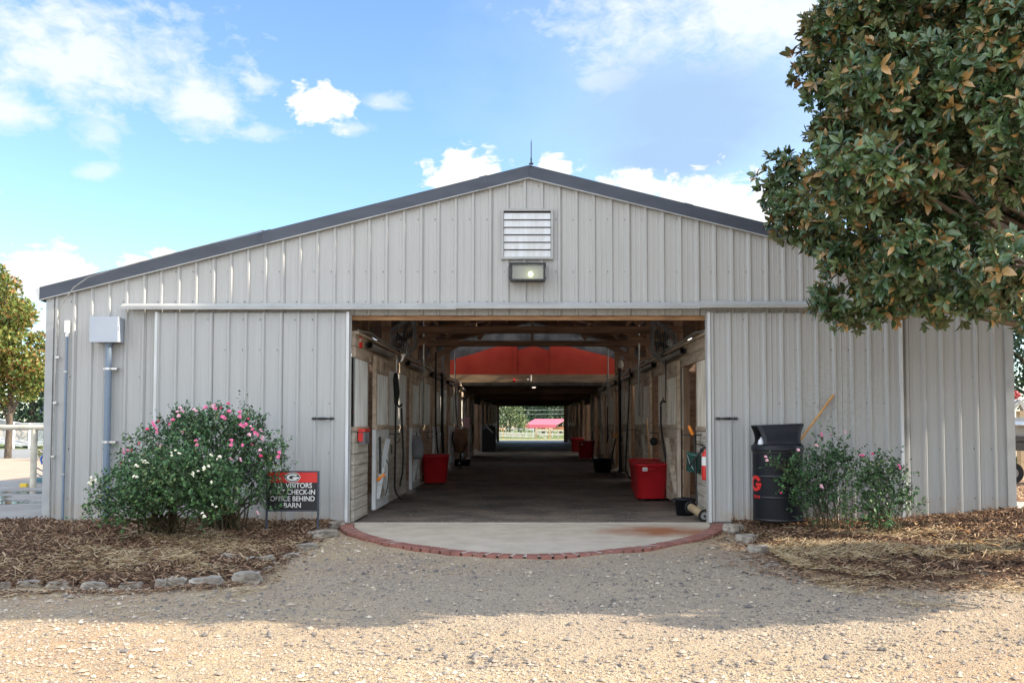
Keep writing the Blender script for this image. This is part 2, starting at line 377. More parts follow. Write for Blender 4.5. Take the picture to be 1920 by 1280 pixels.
# ================================================================== THE BARN
D = 12.0
def X(px): return (px-CX)/F*D*1.0057
def Z(py): return P(998, py, D).z
RIDGE = (X(992), Z(312)); SL, SR = .252, .247
def rz(x): return RIDGE[1]-(SL*(RIDGE[0]-x) if x < RIDGE[0] else SR*(x-RIDGE[0]))
XL, XR = X(90), X(1895); OPL, OPR, OPZ = X(661), X(1321), Z(591)
YB = 60.5
barn = empty('horse_barn', (0, D, 0), 'long low grey metal horse barn with a gabled front and open sliding doors', 'barn')
def ribs(x0, x1, bot, top, y, phase, breaks=()):
    """sheet metal panel of trapezoid ribs facing -Y: returns verts, faces"""
    per = .2300; xs = []
    k0 = int((x0-phase)//per)-1
    for k in range(k0, k0+int((x1-x0)/per)+4):
        b = phase+k*per
        for dx, dy in ((-.031, 0), (-.013, -.026), (.013, -.026), (.031, 0), (.080, 0), (.087, -.0025), (.097, -.0025), (.104, 0), (.146, 0), (.153, -.0025), (.163, -.0025), (.170, 0)):
            xs.append((b+dx, dy))
    xs = sorted(xs); xx = [a for a, _ in xs]; yy = [b for _, b in xs]
    def yat(x): return float(np.interp(x, xx, yy))
    pts = [(a, b) for a, b in xs if x0 < a < x1]+[(x0, yat(x0)), (x1, yat(x1))]
    for br in breaks: pts += [(br-1e-4, yat(br)), (br+1e-4, yat(br))]
    pts.sort(); vs = []; fs = []
    for i in range(len(pts)-1):
        (a, ya), (b, yb) = pts[i], pts[i+1]
        if b-a < 3e-4 and any(abs((a+b)/2-br) < 1e-3 for br in breaks): continue
        o = len(vs); m = (a+b)/2
        vs += [(a, y+ya, bot(m)), (b, y+yb, bot(m)), (b, y+yb, top(b)), (a, y+ya, top(a))]; fs.append((o, o+1, o+2, o+3))
    return vs, fs
PH = X(141.5)
wall = MB()
vs_, fs_ = ribs(XL+.05, XR-.05, lambda x: (OPZ if OPL < x < OPR else .03), lambda x: rz(x)-.12, D, PH, (OPL, OPR))
wall.add(vs_, fs_, 0)
def screws(mb, rows, x0, x1, y, ph, mi, zt=None, p=.9):
    k = int((x0-ph)//.23)
    x = ph+k*.23
    while x < x1:
        for z in rows:
            for dx in (-.045, ):
                xx = x+dx
                if x0 < xx < x1 and (zt is None or z < zt(xx)-.2) and random.random() < p and not (y > 11.97 and OPL-.1 < xx < OPR+.1 and z < OPZ):
                    mb.lathe([(.0055, 0), (.0055, .004), (.0001, .006)], 6, mi, (0, 0, 0)); n_ = 18
                    for i in range(n_):
                        v = mb.v[-n_+i]; mb.v[-n_+i] = (xx+v[0], y-.0005-v[2], z+v[1]+random.uniform(-.008, .008))
        x += .23
screws(wall, (.35, 1.0, 1.95, 2.95, 3.35, 4.05, 4.5), XL, XR, D, PH, 1, rz, .8)
wall.build('front_wall', ['wall_metal', 'black_metal'], barn)
# corner trims, base flashing, jambs
t = MB()
t.bb((XL, D-.03, 0.02), (XL+.10, D+.12, rz(XL)-.12)); t.bb((XR-.11, D-.03, .02), (XR, D+.12, rz(XR)-.12))
split(t.build('corner_trim', 'trim_light', barn))
t = MB(); t.bb((XL+.1, D-.022, .0), (OPL, D+.01, .05)); t.bb((OPR, D-.022, 0), (XR-.1, D+.01, .05)); split(t.build('base_flashing', 'concrete', barn))
# fascia (dark gable trim), slightly proud
fm = MB()
xa, xb = X(79), X(1908); fy = D-.062
fm.prism([(xa, fy, rz(xa)), (xa, fy, rz(xa)-.165), (RIDGE[0], fy, RIDGE[1]-.165), (RIDGE[0], fy, RIDGE[1])], (0, .03, 0))
fm.prism([(RIDGE[0]+.002, fy-.004, RIDGE[1]-.17), (xb, fy-.004, rz(xb)-.17), (xb, fy-.004, rz(xb)), (RIDGE[0]+.002, fy-.004, RIDGE[1])], (0, .03, 0))
# soffit return, thin light drip edge
fm.prism([(xa, fy+.03, rz(xa)-.155), (RIDGE[0], fy+.03, RIDGE[1]-.155), (RIDGE[0], fy+.03, RIDGE[1]-.14), (xa, fy+.03, rz(xa)-.14)], (0, .06, 0))
fm.prism([(RIDGE[0], fy+.03, RIDGE[1]-.155), (xb, fy+.03, rz(xb)-.155), (xb, fy+.03, rz(xb)-.14), (RIDGE[0], fy+.03, RIDGE[1]-.14)], (0, .06, 0))
fm.prism([(xa, fy-.006, rz(xa)-.165), (RIDGE[0], fy-.006, RIDGE[1]-.165), (RIDGE[0], fy-.006, RIDGE[1]-.178), (xa, fy-.006, rz(xa)-.178)], (0, .05, 0), 1)
fm.prism([(RIDGE[0]+.002, fy-.008, RIDGE[1]-.17), (xb, fy-.008, rz(xb)-.17), (xb, fy-.008, rz(xb)-.183), (RIDGE[0]+.002, fy-.008, RIDGE[1]-.183)], (0, .05, 0), 1)
for xj in (X(500), X(905), X(1290)):
    fm.prism([(xj-.05, fy-.006, rz(xj-.05)+.006), (xj-.05, fy-.006, rz(xj-.05)-.168), (xj+.06, fy-.006, rz(xj+.06)-.168), (xj+.06, fy-.006, rz(xj+.06)+.006)], (0, .004, 0))
fm.build('gable_trim', ['fascia', 'trim_light'], barn)
# gutter ends at the eaves
for xe, s in ((xa, -1), (xb, 1)):
    g = MB(); z = rz(xe); g.prism([(xe, fy, z-.005), (xe+s*.05, fy, z-.02), (xe+s*.02, fy, z-.16), (xe-s*.03, fy, z-.19), (xe, fy, z-.16)], (0, 48, 0)); g.build('gutter', 'trim_white', barn)
# roof: sheets with narrow light gaps between them
rf = MB(); TH = .03
def slab(x0, x1, y0, y1, mb=rf, dz=0):
    mb.prism([(x0, y0, rz(x0)-.01+dz), (x1, y0, rz(x1)-.01+dz), (x1, y0, rz(x1)-.01-TH+dz), (x0, y0, rz(x0)-.01-TH+dz)], (0, y1-y0, 0))
ys = [fy+.02, 15.9, 19.6, 23.3, 27.2, 29.7, YB+.2]; gap = .06
for i in range(6):
    y0, y1 = ys[i], ys[i+1]-(gap if i != 4 else .5)  # wider gap added ahead of the red gable to light it
    for x0, x1 in ((xa, -6.0), (-4.35, -2.95), (-2.93, -.9), (-.9, RIDGE[0]), (RIDGE[0]+.001, .9), (.9, 2.93), (2.95, 4.35), (6.0, xb)):
        slab(x0, x1, y0, (y1 if (i < 4 and 1 < abs((x0+x1)/2) < 2.5) or (i == 4 and abs((x0+x1)/2) < 2.9) else ys[i+1]))
slab(-6.0, -4.35, ys[0], 13.4); slab(4.35, 6.0, ys[0], 13.4); slab(-6.0, -4.35, 58.6, YB+.2); slab(4.35, 6.0, 58.6, YB+.2)
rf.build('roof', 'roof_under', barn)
tm = bpy.data.materials.new('fill_translucent'); tm.use_nodes = True; tn = tm.node_tree.nodes; tt = tn.new('ShaderNodeBsdfTranslucent'); tt.inputs[0].default_value = (.93, .91, .86, 1); tm.node_tree.links.new(tt.outputs[0], tn['Material Output'].inputs[0]); MATS['fill_translucent'] = tm
for s_ in (-1, 1):  # translucent roof panels added out of camera view to light the aisle
    for y0_ in (13.42, 24.8, 36.1, 47.4):
        k_ = MB(); o0 = len(k_.v); x0_, x1_ = s_*4.35, s_*6.0; k_.add([(x0_, y0_, rz(x0_)-.03), (x1_, y0_, rz(x1_)-.03), (x1_, y0_+11.2, rz(x1_)-.03), (x0_, y0_+11.2, rz(x0_)-.03)], [(0, 1, 2, 3)]); k_.build('added_light_panel', 'fill_translucent', barn)
rc = MB(); rc.prism([(RIDGE[0]-.14, fy+.04, RIDGE[1]-.045), (RIDGE[0], fy+.04, RIDGE[1]-.004), (RIDGE[0]+.14, fy+.04, RIDGE[1]-.045), (RIDGE[0], fy+.04, RIDGE[1]-.014)], (0, 48.6, 0)); rc.build('ridge_cap', 'fascia', barn)
# side walls and back wall
for x in (XL+.04, XR-.04):
    s = MB(); s.bb((x-.02, D+.12, 0), (x+.02, 13.1, rz(x)-.06)); s.bb((x-.02, 13.1, 0), (x+.02, 58, 2.0 if x < 0 else rz(x)-.06)); s.bb((x-.02, 58, 0), (x+.02, YB, rz(x)-.06)); s.build('side_wall', 'wall_metal', barn)  # left wall kept low, an opening added to let light inside
b = MB(); bx0, bx1, bz = P(936, 755, YB).x, P(1057, 755, YB).x, P(998, 755, YB).z
b.prism([(XL+.06, YB, 0), (bx0, YB, 0), (bx0, YB, rz(bx0)-.08), (XL+.06, YB, rz(XL)-.08)], (0, .1, 0)); b.prism([(bx1, YB, 0), (XR-.06, YB, 0), (XR-.06, YB, rz(XR)-.08), (bx1, YB, rz(bx1)-.08)], (0, .1, 0))
b.prism([(bx0, YB, bz), (bx1, YB, bz), (bx1, YB, rz(bx1)-.08), (RIDGE[0], YB, RIDGE[1]-.08), (bx0, YB, rz(bx0)-.08)], (0, .1, 0))
b.build('back_wall', 'wood_beam', barn)
# ---- door track hood
h = MB(); hx0, hxm, hx1 = X(238), X(1308), X(1700); y0 = D-.03
def hoodpiece(x0, x1, zt, zb, dy):
    p = [(x0, y0, zt), (x0, y0-dy*.35, zt-.002), (x0, y0-dy, zb+.045), (x0, y0-dy, zb), (x0, y0-dy+.012, zb), (x0, y0-dy+.012, zb+.04), (x0, y0-dy*.35, zt-.02), (x0, y0, zt-.02)]
    h.prism(p, (x1-x0, 0, 0))
hoodpiece(hx0, X(858), Z(570), Z(583), .155); hoodpiece(X(858)+.002, hxm, Z(568.5), Z(581.5), .155); hoodpiece(hxm-.01, hx1, Z(566), Z(580), .165)
h.build('door_track_hood', 'trim_light', barn)
hd = MB(); hd.bb((OPL-.3, D+.04, OPZ-.06), (OPR+.3, D+.10, OPZ+.16)); hd.build('door_header', 'wood_new', barn)
# ---- two sliding doors
def sliding(x0, x1, ph, hx, name):
    zt, zb = Z(588), Z(976); y = D-.085
    e = empty(name, ((x0+x1)/2, y, 0)); e.parent = barn; e.location = Vector(e.location)-Vector(WL['horse_barn'])
    m = MB(); v_, f_ = ribs(x0, x1, lambda x: zb, lambda x: zt, y, ph); m.add(v_, f_); screws(m, (.12, .95, 1.6, 2.3, 2.7), x0+.05, x1-.05, y, ph, 1, None, .6)
    m.build('panel', ['door_metal', 'black_metal'], e)
    fr = MB(); fr.bb((x0-.025, y-.035, zb-.01), (x0+.012, y+.04, zt+.01)); fr.bb((x1-.012, y-.035, zb-.01), (x1+.025, y+.04, zt+.01))
    split(fr.build('edge_trim', 'trim_white', e))
    bk = MB(); bk.bb((x0, y+.01, zb), (x1, y+.045, zb+.09)); bk.bb((x0, y+.01, zt-.1), (x1, y+.045, zt)); bk.bb((x0, y+.01, 1.3), (x1, y+.045, 1.4)); split(bk.build('rail', 'wood_tan', e))
    hm = MB(); z = Z(784.5); yy = y-.035
    for s in (-1, 1):
        cx = hx+s*.115
        hm.prism([(cx+s*.04, yy, z), (cx+s*.012, yy, z+.022), (cx, yy, z+.009), (cx-s*.012, yy, z+.024), (cx-s*.03, yy, z+.008), (cx-s*.03, yy, z-.008), (cx-s*.012, yy, z-.024), (cx, yy, z-.009), (cx+s*.012, yy, z-.022)][::s], (0, .01, 0))
    hm.tube([(hx-.095, yy, z), (hx-.075, yy-.035, z), (hx-.03, yy-.048, z), (hx+.03, yy-.048, z), (hx+.075, yy-.035, z), (hx+.095, yy, z)], [.011, .012, .019, .019, .012, .011], 8)
    hm.build('pull_handle', 'black_metal', e)
    return e
# children of an Empty that is itself a child: keep real world location for offsets
_e = empty
sliding(X(302), X(655), X(337), X(612), 'sliding_door'); sliding(X(1326), X(1680), X(1364), X(1357), 'sliding_door')
# louvre vent
vx0, vx1, vz0, vz1 = X(940), X(1037), Z(487), Z(393)
ve = empty('gable_vent', ((vx0+vx1)/2, D, vz0)); ve.parent = barn; ve.location = Vector(ve.location)-Vector((0, D, 0))
m = MB()
for a, b_ in (((vx0, vz0), (vx1, vz0+.03)), ((vx0, vz1-.03), (vx1, vz1)), ((vx0, vz0+.03), (vx0+.03, vz1-.03)), ((vx1-.03, vz0+.03), (vx1, vz1-.03))):
    m.bb((a[0], D-.06, a[1]), (b_[0], D-.005, b_[1]))
m.build('vent_frame', 'trim_light', ve)
m = MB(); m.bb((vx0+.03, D-.028, vz0+.03), (vx1-.03, D-.026, vz1-.03)); m.build('vent_back', 'dark_inside', ve)
n_ = 6; hgt = (vz1-vz0-.075)/n_
for i in range(n_):
    z = vz0+.032+i*hgt; m = MB(); m.prism([(vx0+.034, D-.052, z), (vx0+.034, D-.034, z+hgt-.012), (vx0+.034, D-.031, z+hgt-.012), (vx0+.034, D-.049, z)], (vx1-vx0-.068, 0, 0)); m.build('slat', 'trim_white', ve)
# ---- fixtures on the facade (things of their own)
fl = empty('floodlight', (X(990), D-.15, Z(532)), 'black rectangular floodlight lit yellow under the gable vent', 'light')
mat('lamp_glass', (.33, .34, .28), rough=.15); g = bpy.data.materials.new('lamp_glow'); g.use_nodes = True
gb = g.node_tree.nodes['Principled BSDF']; gb.inputs['Emission Color'].default_value = (.95, 1, .55, 1); gb.inputs['Emission Strength'].default_value = 3; MATS['lamp_glow'] = g
x0, x1, z0, z1 = X(957), X(1022), Z(530), Z(500); yf = D-.2
m = MB(); m.bb((x0, yf, z0), (x0+.025, D-.03, z1)); m.bb((x1-.025, yf, z0), (x1, D-.03, z1)); m.bb((x0+.025, yf, z0), (x1-.025, D-.03, z0+.02)); m.bb((x0-.01, yf-.01, z1), (x1+.01, D-.03, z1+.02)); m.bb((x0+.025, D-.06, z0+.02), (x1-.025, D-.04, z1))
for xx in (x0-.012, x1+.0): 
    for zz in (z0+.03, z1-.03): m.bb((xx, yf-.006, zz-.012), (xx+.012, yf+.02, zz+.012))
m.build('housing', 'black_metal', fl)
m = MB(); m.bb((x0+.026, yf+.02, z0+.021), (x1-.026, yf+.026, z1-.002)); 
gl = m.build('lens', 'lamp_glass', fl); gm = MATS['lamp_glass'].node_tree.nodes['Principled BSDF']; gm.inputs['Base Color'].default_value = (.8, .8, .7, 1); gm.inputs['Transmission Weight'].default_value = .85; gm.inputs['Roughness'].default_value = .08
m = MB(); m.bb((x0+.03, D-.075, z0+.03), (x1-.03, D-.065, z1-.01)); m.build('reflector', 'trim_light', fl)
m = MB(); cxl = X(995); m.lathe([(.001, -.032), (.02, -.028), (.03, 0), (.02, .028), (.001, .032)], 14, c=(cxl, D-.12, (z0+z1)/2-.01)); m.build('bulb', 'lamp_glow', fl)
lr = MB(); x = X(996); lr.tube([(x, D-.1, rz(x)-.0), (x, D-.1, rz(x)+.09)], .011, 8); lr.tube([(x, D-.1, rz(x)+.06), (x, D-.1, rz(x)+.30), (x, D-.1, Z(265))], [.007, .006, .001], 6); lr.lathe([(.001, 0), (.03, .005), (.03, .02), (.001, .025)], 10, c=(x, D-.1, rz(x)))
tag(lr.build('lightning_rod', 'fascia'), 'thin dark lightning rod standing on the ridge of the barn roof', 'lightning rod')
eb = empty('electrical_box', (X(212), D-.12, 0), 'grey blue electrical box on a thick conduit left of the doors', 'electrical box')
x0, x1, z0, z1 = X(186), X(236), Z(643), Z(598)
m = MB(); m.bb((x0, D-.2, z0), (x1, D-.03, z1)); m.build('cabinet', 'box_grey', eb)
m = MB(); m.bb((x0-.006, D-.225, z0-.006), (x1+.006, D-.202, z1+.008)); m.bb((x1+.006, D-.215, z0+.15), (x1+.02, D-.19, z0+.2)); m.bb((x0-.02, D-.215, z0+.15), (x0-.006, D-.19, z0+.2)); m.build('lid', 'box_grey', eb)
cx = X(213); m = MB(); m.tube([(cx, D-.1, z0), (cx, D-.1, z0-.04)], .055, 16); m.tube([(cx, D-.1, z0-.03), (cx, D-.1, .04)], .043, 16); m.build('conduit', 'blue_pipe', eb)
for py in (692, 828):
    m = MB(); z = Z(py); m.tube([(cx, D-.1, z-.014), (cx, D-.1, z+.014)], .047, 16); m.bb((cx+.04, D-.12, z-.012), (cx+.12, D-.03, z+.012)); m.bb((cx-.07, D-.1, z-.01), (cx-.04, D-.03, z+.01)); m.build('clamp', 'steel', eb)
cc = empty('thin_conduit', (X(132), D-.05, 0), 'thin grey conduit with a white cap left of the electrical box', 'conduit')
m = MB(); m.tube([(X(132), D-.055, Z(622)), (X(131), D-.055, .03)], .017, 10); m.build('pipe', 'blue_pipe', cc)
m = MB(); m.bb((X(129), D-.09, Z(624)), (X(135.5), D-.035, Z(602))); m.tube([(X(132), D-.055, Z(624)), (X(132), D-.055, Z(632))], .022, 10); m.build('cap', 'white_paint', cc)
for py in (697, 888):
    m = MB(); m.tube([(X(131.5), D-.055, Z(py)-.008), (X(131.5), D-.055, Z(py)+.008)], .02, 10); m.bb((X(131.5)-.04, D-.045, Z(py)-.007), (X(131.5)-.015, D-.03, Z(py)+.007)); m.build('clip', 'steel', cc)
gc = empty('ground_cable', (X(112), D-.05, 0), 'grounding cable arching off the roof edge down the left corner', 'cable')
pts = [(500, 436.5), (420, 457), (330, 480), (270, 496), (215, 511), (176, 524), (150, 541), (134, 560), (121, 584), (115, 606), (114, 640), (112, 690), (110, 760), (109, 850), (107, 975)]
m = MB(); m.tube([(X(a), D-(.16 if i < 6 else .165-.02*(i-5) if i < 10 else .05), Z(b_)) for i, (a, b_) in enumerate(pts)], .0075, 6); m.build('wire', 'galv', gc)
for a, b_ in ((113.5, 670), (110.5, 755), (109, 855)):
    m = MB(); m.bb((X(a)-.012, D-.065, Z(b_)-.012), (X(a)+.035, D-.03, Z(b_)+.012)); m.build('clip', 'steel', gc)
# ================================================================== BARN INTERIOR
AX = 2.38                                           # aisle half width
# frames: posts, chords, rafters
for i, Y in enumerate((16.9, 20.9, 24.9, 28.9, 32.9, 36.9, 40.9, 44.9, 48.9, 52.9, 56.9)):
    for s in (-1, 1):
        m = MB(); m.bb((s*2.72-.085, Y-.085, 0), (s*2.72+.085, Y+.085, rz(s*2.72)-.16)); m.build('post', 'wood_post', barn)
for s in (-1, 1):
    m = MB(); m.bb((s*2.62-.07, 14.0, 0), (s*2.62+.07, 14.15, rz(s*2.72)-.16)); m.build('post', 'wood_post', barn)
for Y in (16.9, 20.9, 24.9, 28.3):
    m = MB(); zc = (3.01, 3.1, 9, 9)[int((Y-16.9)/3.8+.1)]
    if zc < 9: m.bb((-2.8, Y-.11, zc), (2.8, Y-.07, zc+.12)); m.bb((-2.8, Y+.07, zc), (2.8, Y+.11, zc+.12))
    for s in (-1, 1):
        m.bar((0, Y, RIDGE[1]-.20), (s*6.1, Y, rz(s*6.1)-.20), .05, .18)
        if zc < 9: m.bar((s*2.6, Y, zc-.45), (s*1.7, Y, zc+.05), .05, .12); m.bar((s*1.25, Y, zc+.15), (s*.55, Y, rz(s*.55)-.3), .05, .1); m.bar((s*2.0, Y, zc+.15), (s*1.25, Y, rz(s*1.25)-.3), .05, .1)
        m.bar((s*2.72, Y, 2.2), (s*4.0, Y, rz(s*4)-.25), .05, .12)
    if zc < 9: m.bar((0, Y, zc+.1), (0, Y, RIDGE[1]-.3), .05, .12)
    m.build('roof_truss', 'wood_beam_x', barn)
for k, x in enumerate((-5.6, -4.6, -3.6, -2.6, -1.7, -.8, .8, 1.7, 2.6, 3.6, 4.6, 5.6)):
    m = MB(); m.bb((x-.02, D+.15, rz(x)-.14), (x+.02, 30, rz(x)-.045)); m.build('purlin', 'wood_tan' if abs(x) < 3 else 'wood_beam', barn)
# old red painted panels under the roof slope
for k, x in enumerate((-1.25, 1.25)):
    for y in (17.6, 21.6):
        m = MB(); m.prism([(x-.42, y, rz(x-.42)-.15), (x+.42, y, rz(x+.42)-.15), (x+.42, y, rz(x+.42)-.155), (x-.42, y, rz(x-.42)-.155)], (0, 2.2, 0)); m.build('roof_liner', 'red_dusty', barn)
# red gable over the inner opening
YR = 30.0
def PR(px, py): return P(px, py, YR)
def panel(pts, name='red_panel', mt='red_board', dy=.03, yo=0):
    m = MB(); m.prism([(PR(a, b_).x, YR+yo, PR(a, b_).z) for a, b_ in pts], (0, dy, 0)); return m.build(name, mt, barn)
panel([(855, 702), (961, 702), (961, 645), (925, 651), (885, 664), (855, 672)])
panel([(961.4, 702), (970, 702), (970, 645), (961.4, 645)], yo=-.04, dy=.07)
panel([(970.4, 702), (1030, 702), (1030, 657), (1000, 648), (970.4, 656)])
panel([(1030.4, 703), (1141, 702), (1141, 668), (1100, 658), (1060, 648), (1030.4, 648)], yo=-.03)
panel([(835, 702), (854.6, 702), (854.6, 672), (835, 680)]); panel([(1141.4, 702), (1165, 702), (1165, 680), (1141.4, 668)])
panel([(800, 735), (1200, 735), (1200, 560), (800, 560)], 'gable_backing', 'insul', yo=.06)
m = MB(); a, b_ = PR(862, 717), PR(1141, 702); m.bb((a.x-.4, YR-.1, a.z), (b_.x+.4, YR-.02, b_.z)); m.build('inner_header', 'wood_tan', barn)
# cut the backing's lower part free: low plank ceiling behind it
cz = P(998, 722, YR).z
o = [x for x in bpy.data.objects if x.name == 'gable_backing'][0]
for v in o.data.vertices:
    if v.co.z < cz: v.co.z = cz
m = MB(); m.bb((-3.0, YR+.1, cz), (3.0, YB-.02, cz+.04)); m.build('low_ceiling', 'wood_beam', barn)
for Y in (33, 37, 41, 45, 49, 53, 57, 59.8):
    m = MB(); m.bb((-2.9, Y-.04, cz-.2), (2.9, Y+.04, cz-.002)); m.build('ceiling_beam', 'wood_beam_x', barn)
m = MB(); m.bb((-6.2, YR+.05, 2.6), (-3, YR+.1, rz(-4)-.3)); m.bb((3, YR+.05, 2.6), (6.2, YR+.1, rz(4)-.3)); split(m.build('loft_wall', 'wood_beam', barn))
# ---- stall fronts
def stall_front(side, Y0, Y1, opening, door_at, left):
    """one stall front along the aisle; side -1 left, +1 right"""
    e = empty('horse_stall', (side*AX, Y0, 0)); s = side; xf = side*AX
    bd = 'board_wood' if (left and Y0 < 17) or (not left and Y0 < 13) else 'board_wood_brown'; sh = 'sheet_grey' if left else 'sheet_brown'
    def bx(mb, y0, y1, z0, z1, dx0, dx1, mi=0): mb.bb((xf+s*dx0, y0, z0), (xf+s*dx1, y1, z1), mi)
    y_solid = opening[1] if opening else Y0
    m = MB(); nb = 8; hb = 1.2/nb
    for k in range(nb):
        j = random.uniform(-.004, .004); z0 = .03+k*hb
        bx(m, y_solid+.02, Y1, z0, z0+hb-.009, j, .04)
    m.build('kick_boards', bd, e)
    m = MB(); bx(m, y_solid+.02, Y1, 1.232, 1.29, -.015, .045); m.build('cap_rail', 'header_wood', e)
    m = MB(); y = y_solid+.02; vs = []; fs = []; k = 0       # corrugated sheet
    while y < Y1-.001:
        y2 = min(y+.035, Y1); dxa, dxb = (.0, .028) if k % 2 == 0 else (.028, .0)
        o = len(vs); vs += [(xf+s*dxa, y, 1.292), (xf+s*dxb, y2, 1.292), (xf+s*dxb, y2, 2.22), (xf+s*dxa, y, 2.22)]; fs.append((o, o+1, o+2, o+3)); y = y2; k += 1
    m.add(vs, fs); m.build('infill_sheet', sh, e)
    m = MB(); bx(m, Y0, Y1-.01, 2.222, 2.37, -.012, .04); bx(m, Y0, Y1-.01, 2.376, 2.53, -.008, .04); m.build('header_board', 'header_wood', e)
    m = MB(); bx(m, Y0, Y1-.01, 2.532, 2.57, -.05, .1); m.build('top_plate', 'header_wood', e)
    if opening:
        for yy in (opening[0]-.04, opening[1]-.06):
            m = MB(); bx(m, yy, yy+.07, .02, 2.22, .006, .09); m.build('jamb', 'wood_post', e)
    m = MB(); m.bb((xf+s*.12, Y1-.06, 0), (s*6.1, Y1-.02, 2.3)); m.build('partition', 'wood_beam', e)
    m = MB(); m.bb((s*6.05, Y0, 0), (s*6.1, Y1-.08, 2.0)); m.build('back_boards', 'wood_beam', e)
    if door_at is not None:
        y0, y1 = door_at; fx = 'door_painted' if left else 'door_wood'
        d = empty('stall_door', (xf-s*.08, y0, 0)); d.parent = e; d.location = Vector((xf-s*.08, y0, 0))-Vector(WL_(e))
        WL[d.name] = (xf-s*.08, y0, 0)
        def bd2(mb, a, c, z0, z1, dx0=-.085, dx1=-.03): mb.bb((xf+s*dx0, a, z0), (xf+s*dx1, c, z1))
        m = MB(); bd2(m, y0, y0+.1, .07, 1.24); bd2(m, y1-.1, y1, .07, 1.24); bd2(m, y0+.1, y1-.1, .07, .2); bd2(m, y0+.1, y1-.1, 1.1, 1.24); m.build('lower_frame', fx, d)
        m = MB(); bd2(m, y0, y0+.09, 1.245, 2.33); bd2(m, y1-.07, y1, 1.245, 2.33); bd2(m, y0+.09, y1-.07, 2.08, 2.33); m.build('upper_frame', 'header_wood', d)
        m = MB(); bd2(m, y0-.01, y1, 1.241, 1.31, -.1, -.087); m.build('cross_rail', 'header_wood', d)
        m = MB()
        for k in range(7): bd2(m, y0+.1, y1-.1, .205+k*.128, .205+k*.128+.12, -.05, -.03)
        m.build('door_boards', bd, d)
        m = MB(); m.bar((xf-s*.069, y0+.1, 1.08), (xf-s*.069, y1-.1, .22), .018, .08, up=(1, 0, 0)); m.build('brace', fx, d)
        m = MB(); m.bar((xf-s*.089, y0+.1, .22), (xf-s*.089, y1-.1, 1.08), .018, .08, up=(1, 0, 0)); m.build('brace', fx, d)
        m = MB(); vs = []; fs = []; y = y0+.09; k = 0
        while y < y1-.071:
            y2 = min(y+.035, y1-.07); dxa, dxb = (-.07, -.045) if k % 2 == 0 else (-.045, -.07)
            o = len(vs); vs += [(xf+s*dxa, y, 1.31), (xf+s*dxb, y2, 1.31), (xf+s*dxb, y2, 2.08), (xf+s*dxa, y, 2.08)]; fs.append((o, o+1, o+2, o+3)); y = y2; k += 1
        m.add(vs, fs); m.build('door_sheet', sh, d)
        m = MB(); bd2(m, y0+.32, y1-.3, 2.1, 2.31, -.1, -.087); m.build('name_plate', 'header_wood', d)
        m = MB(); yc = (y0+y1)/2+.01; bd2(m, yc-.02, yc+.02, 2.15, 2.27, -.105, -.101); m.build('hook', 'black_metal', d)
        m = MB(); m.tube([(xf-s*.09, y1-.05, .98), (xf-s*.14, y1-.05, .98), (xf-s*.14, y1-.05, .85)], .012, 6); m.build('latch', 'black_metal', d)
        m = MB(); m.tube([(xf-s*.075, y0-.55, 2.44), (xf-s*.075, y0+1.6, 2.44)], .052, 14, 0, False); m.build('track_cover', 'galv', e)
    return e
def WL_(e): return WL[e.name]
ords = ['nearest', 'second', 'third', 'fourth', 'fifth', 'sixth', 'seventh', 'eighth', 'ninth', 'tenth', 'eleventh', 'last']
for side, left in ((-1, True), (1, False)):
    nm = 'left' if left else 'right'
    e = stall_front(side, D+.13, 13.15, None, None, left); tag(e, 'short grey ribbed stall panel just inside the %s sliding door' % nm, 'stall front', 'stall fronts along the aisle')
    k = 0
    for Y0 in np.arange(13.15, 60, 4.0):
        Y0 = float(Y0); idx = int(round((Y0-13.15)/4))
        Y1 = min(Y0+4, YB-.05)
        if idx == 6: continue               # dark cross passage
        off = .18 if left else (1.22, .62, .4, .5, .3, .4, .4, .2, .3, .3, .2, .2)[idx]
        e = stall_front(side, Y0, Y1, (Y0, Y0+1.15) if Y1-Y0 > 2 else None, (Y0+off, Y0+off+1.2) if Y1-Y0 > 2 else None, left)
        what = ('with a grey painted X braced door' if left else 'with a weathered brown door')
        o_ = ords[k] if Y0+4 < 60 else 'farthest'
        tag(e, '%s %s aisle stall front %s' % (o_, nm, what), 'stall front', 'stall fronts along the aisle'); k += 1
# dark cross passage walls
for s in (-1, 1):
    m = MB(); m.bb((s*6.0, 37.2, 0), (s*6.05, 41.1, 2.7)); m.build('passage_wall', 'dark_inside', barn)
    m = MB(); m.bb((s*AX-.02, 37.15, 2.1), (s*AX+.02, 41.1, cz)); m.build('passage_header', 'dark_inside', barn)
# ================================================================== GROUND
def struct(o): o['kind'] = 'structure'; return o
def gmat(name):
    m = bpy.data.materials.new(name); m.use_nodes = True; n = m.node_tree.nodes; l = m.node_tree.links; b = n['Principled BSDF']; b.inputs['Roughness'].default_value = .95
    b.inputs['Specular IOR Level'].default_value = .15; g = n.new('ShaderNodeNewGeometry'); MATS[name] = m
    return m, n, l, b, g
def nz(n, l, vec, scale, det=5, rough=.55):
    t = n.new('ShaderNodeTexNoise'); t.inputs['Scale'].default_value = scale; t.inputs['Detail'].default_value = det; t.inputs['Roughness'].default_value = rough; l.new(vec, t.inputs[0]); return t.outputs[0]
def rmp(n, l, src, a, c, lo=0, hi=1):
    r = n.new('ShaderNodeMapRange'); r.inputs[1].default_value = a; r.inputs[2].default_value = c; r.inputs[3].default_value = lo; r.inputs[4].default_value = hi; l.new(src, r.inputs[0]); return r.outputs[0]
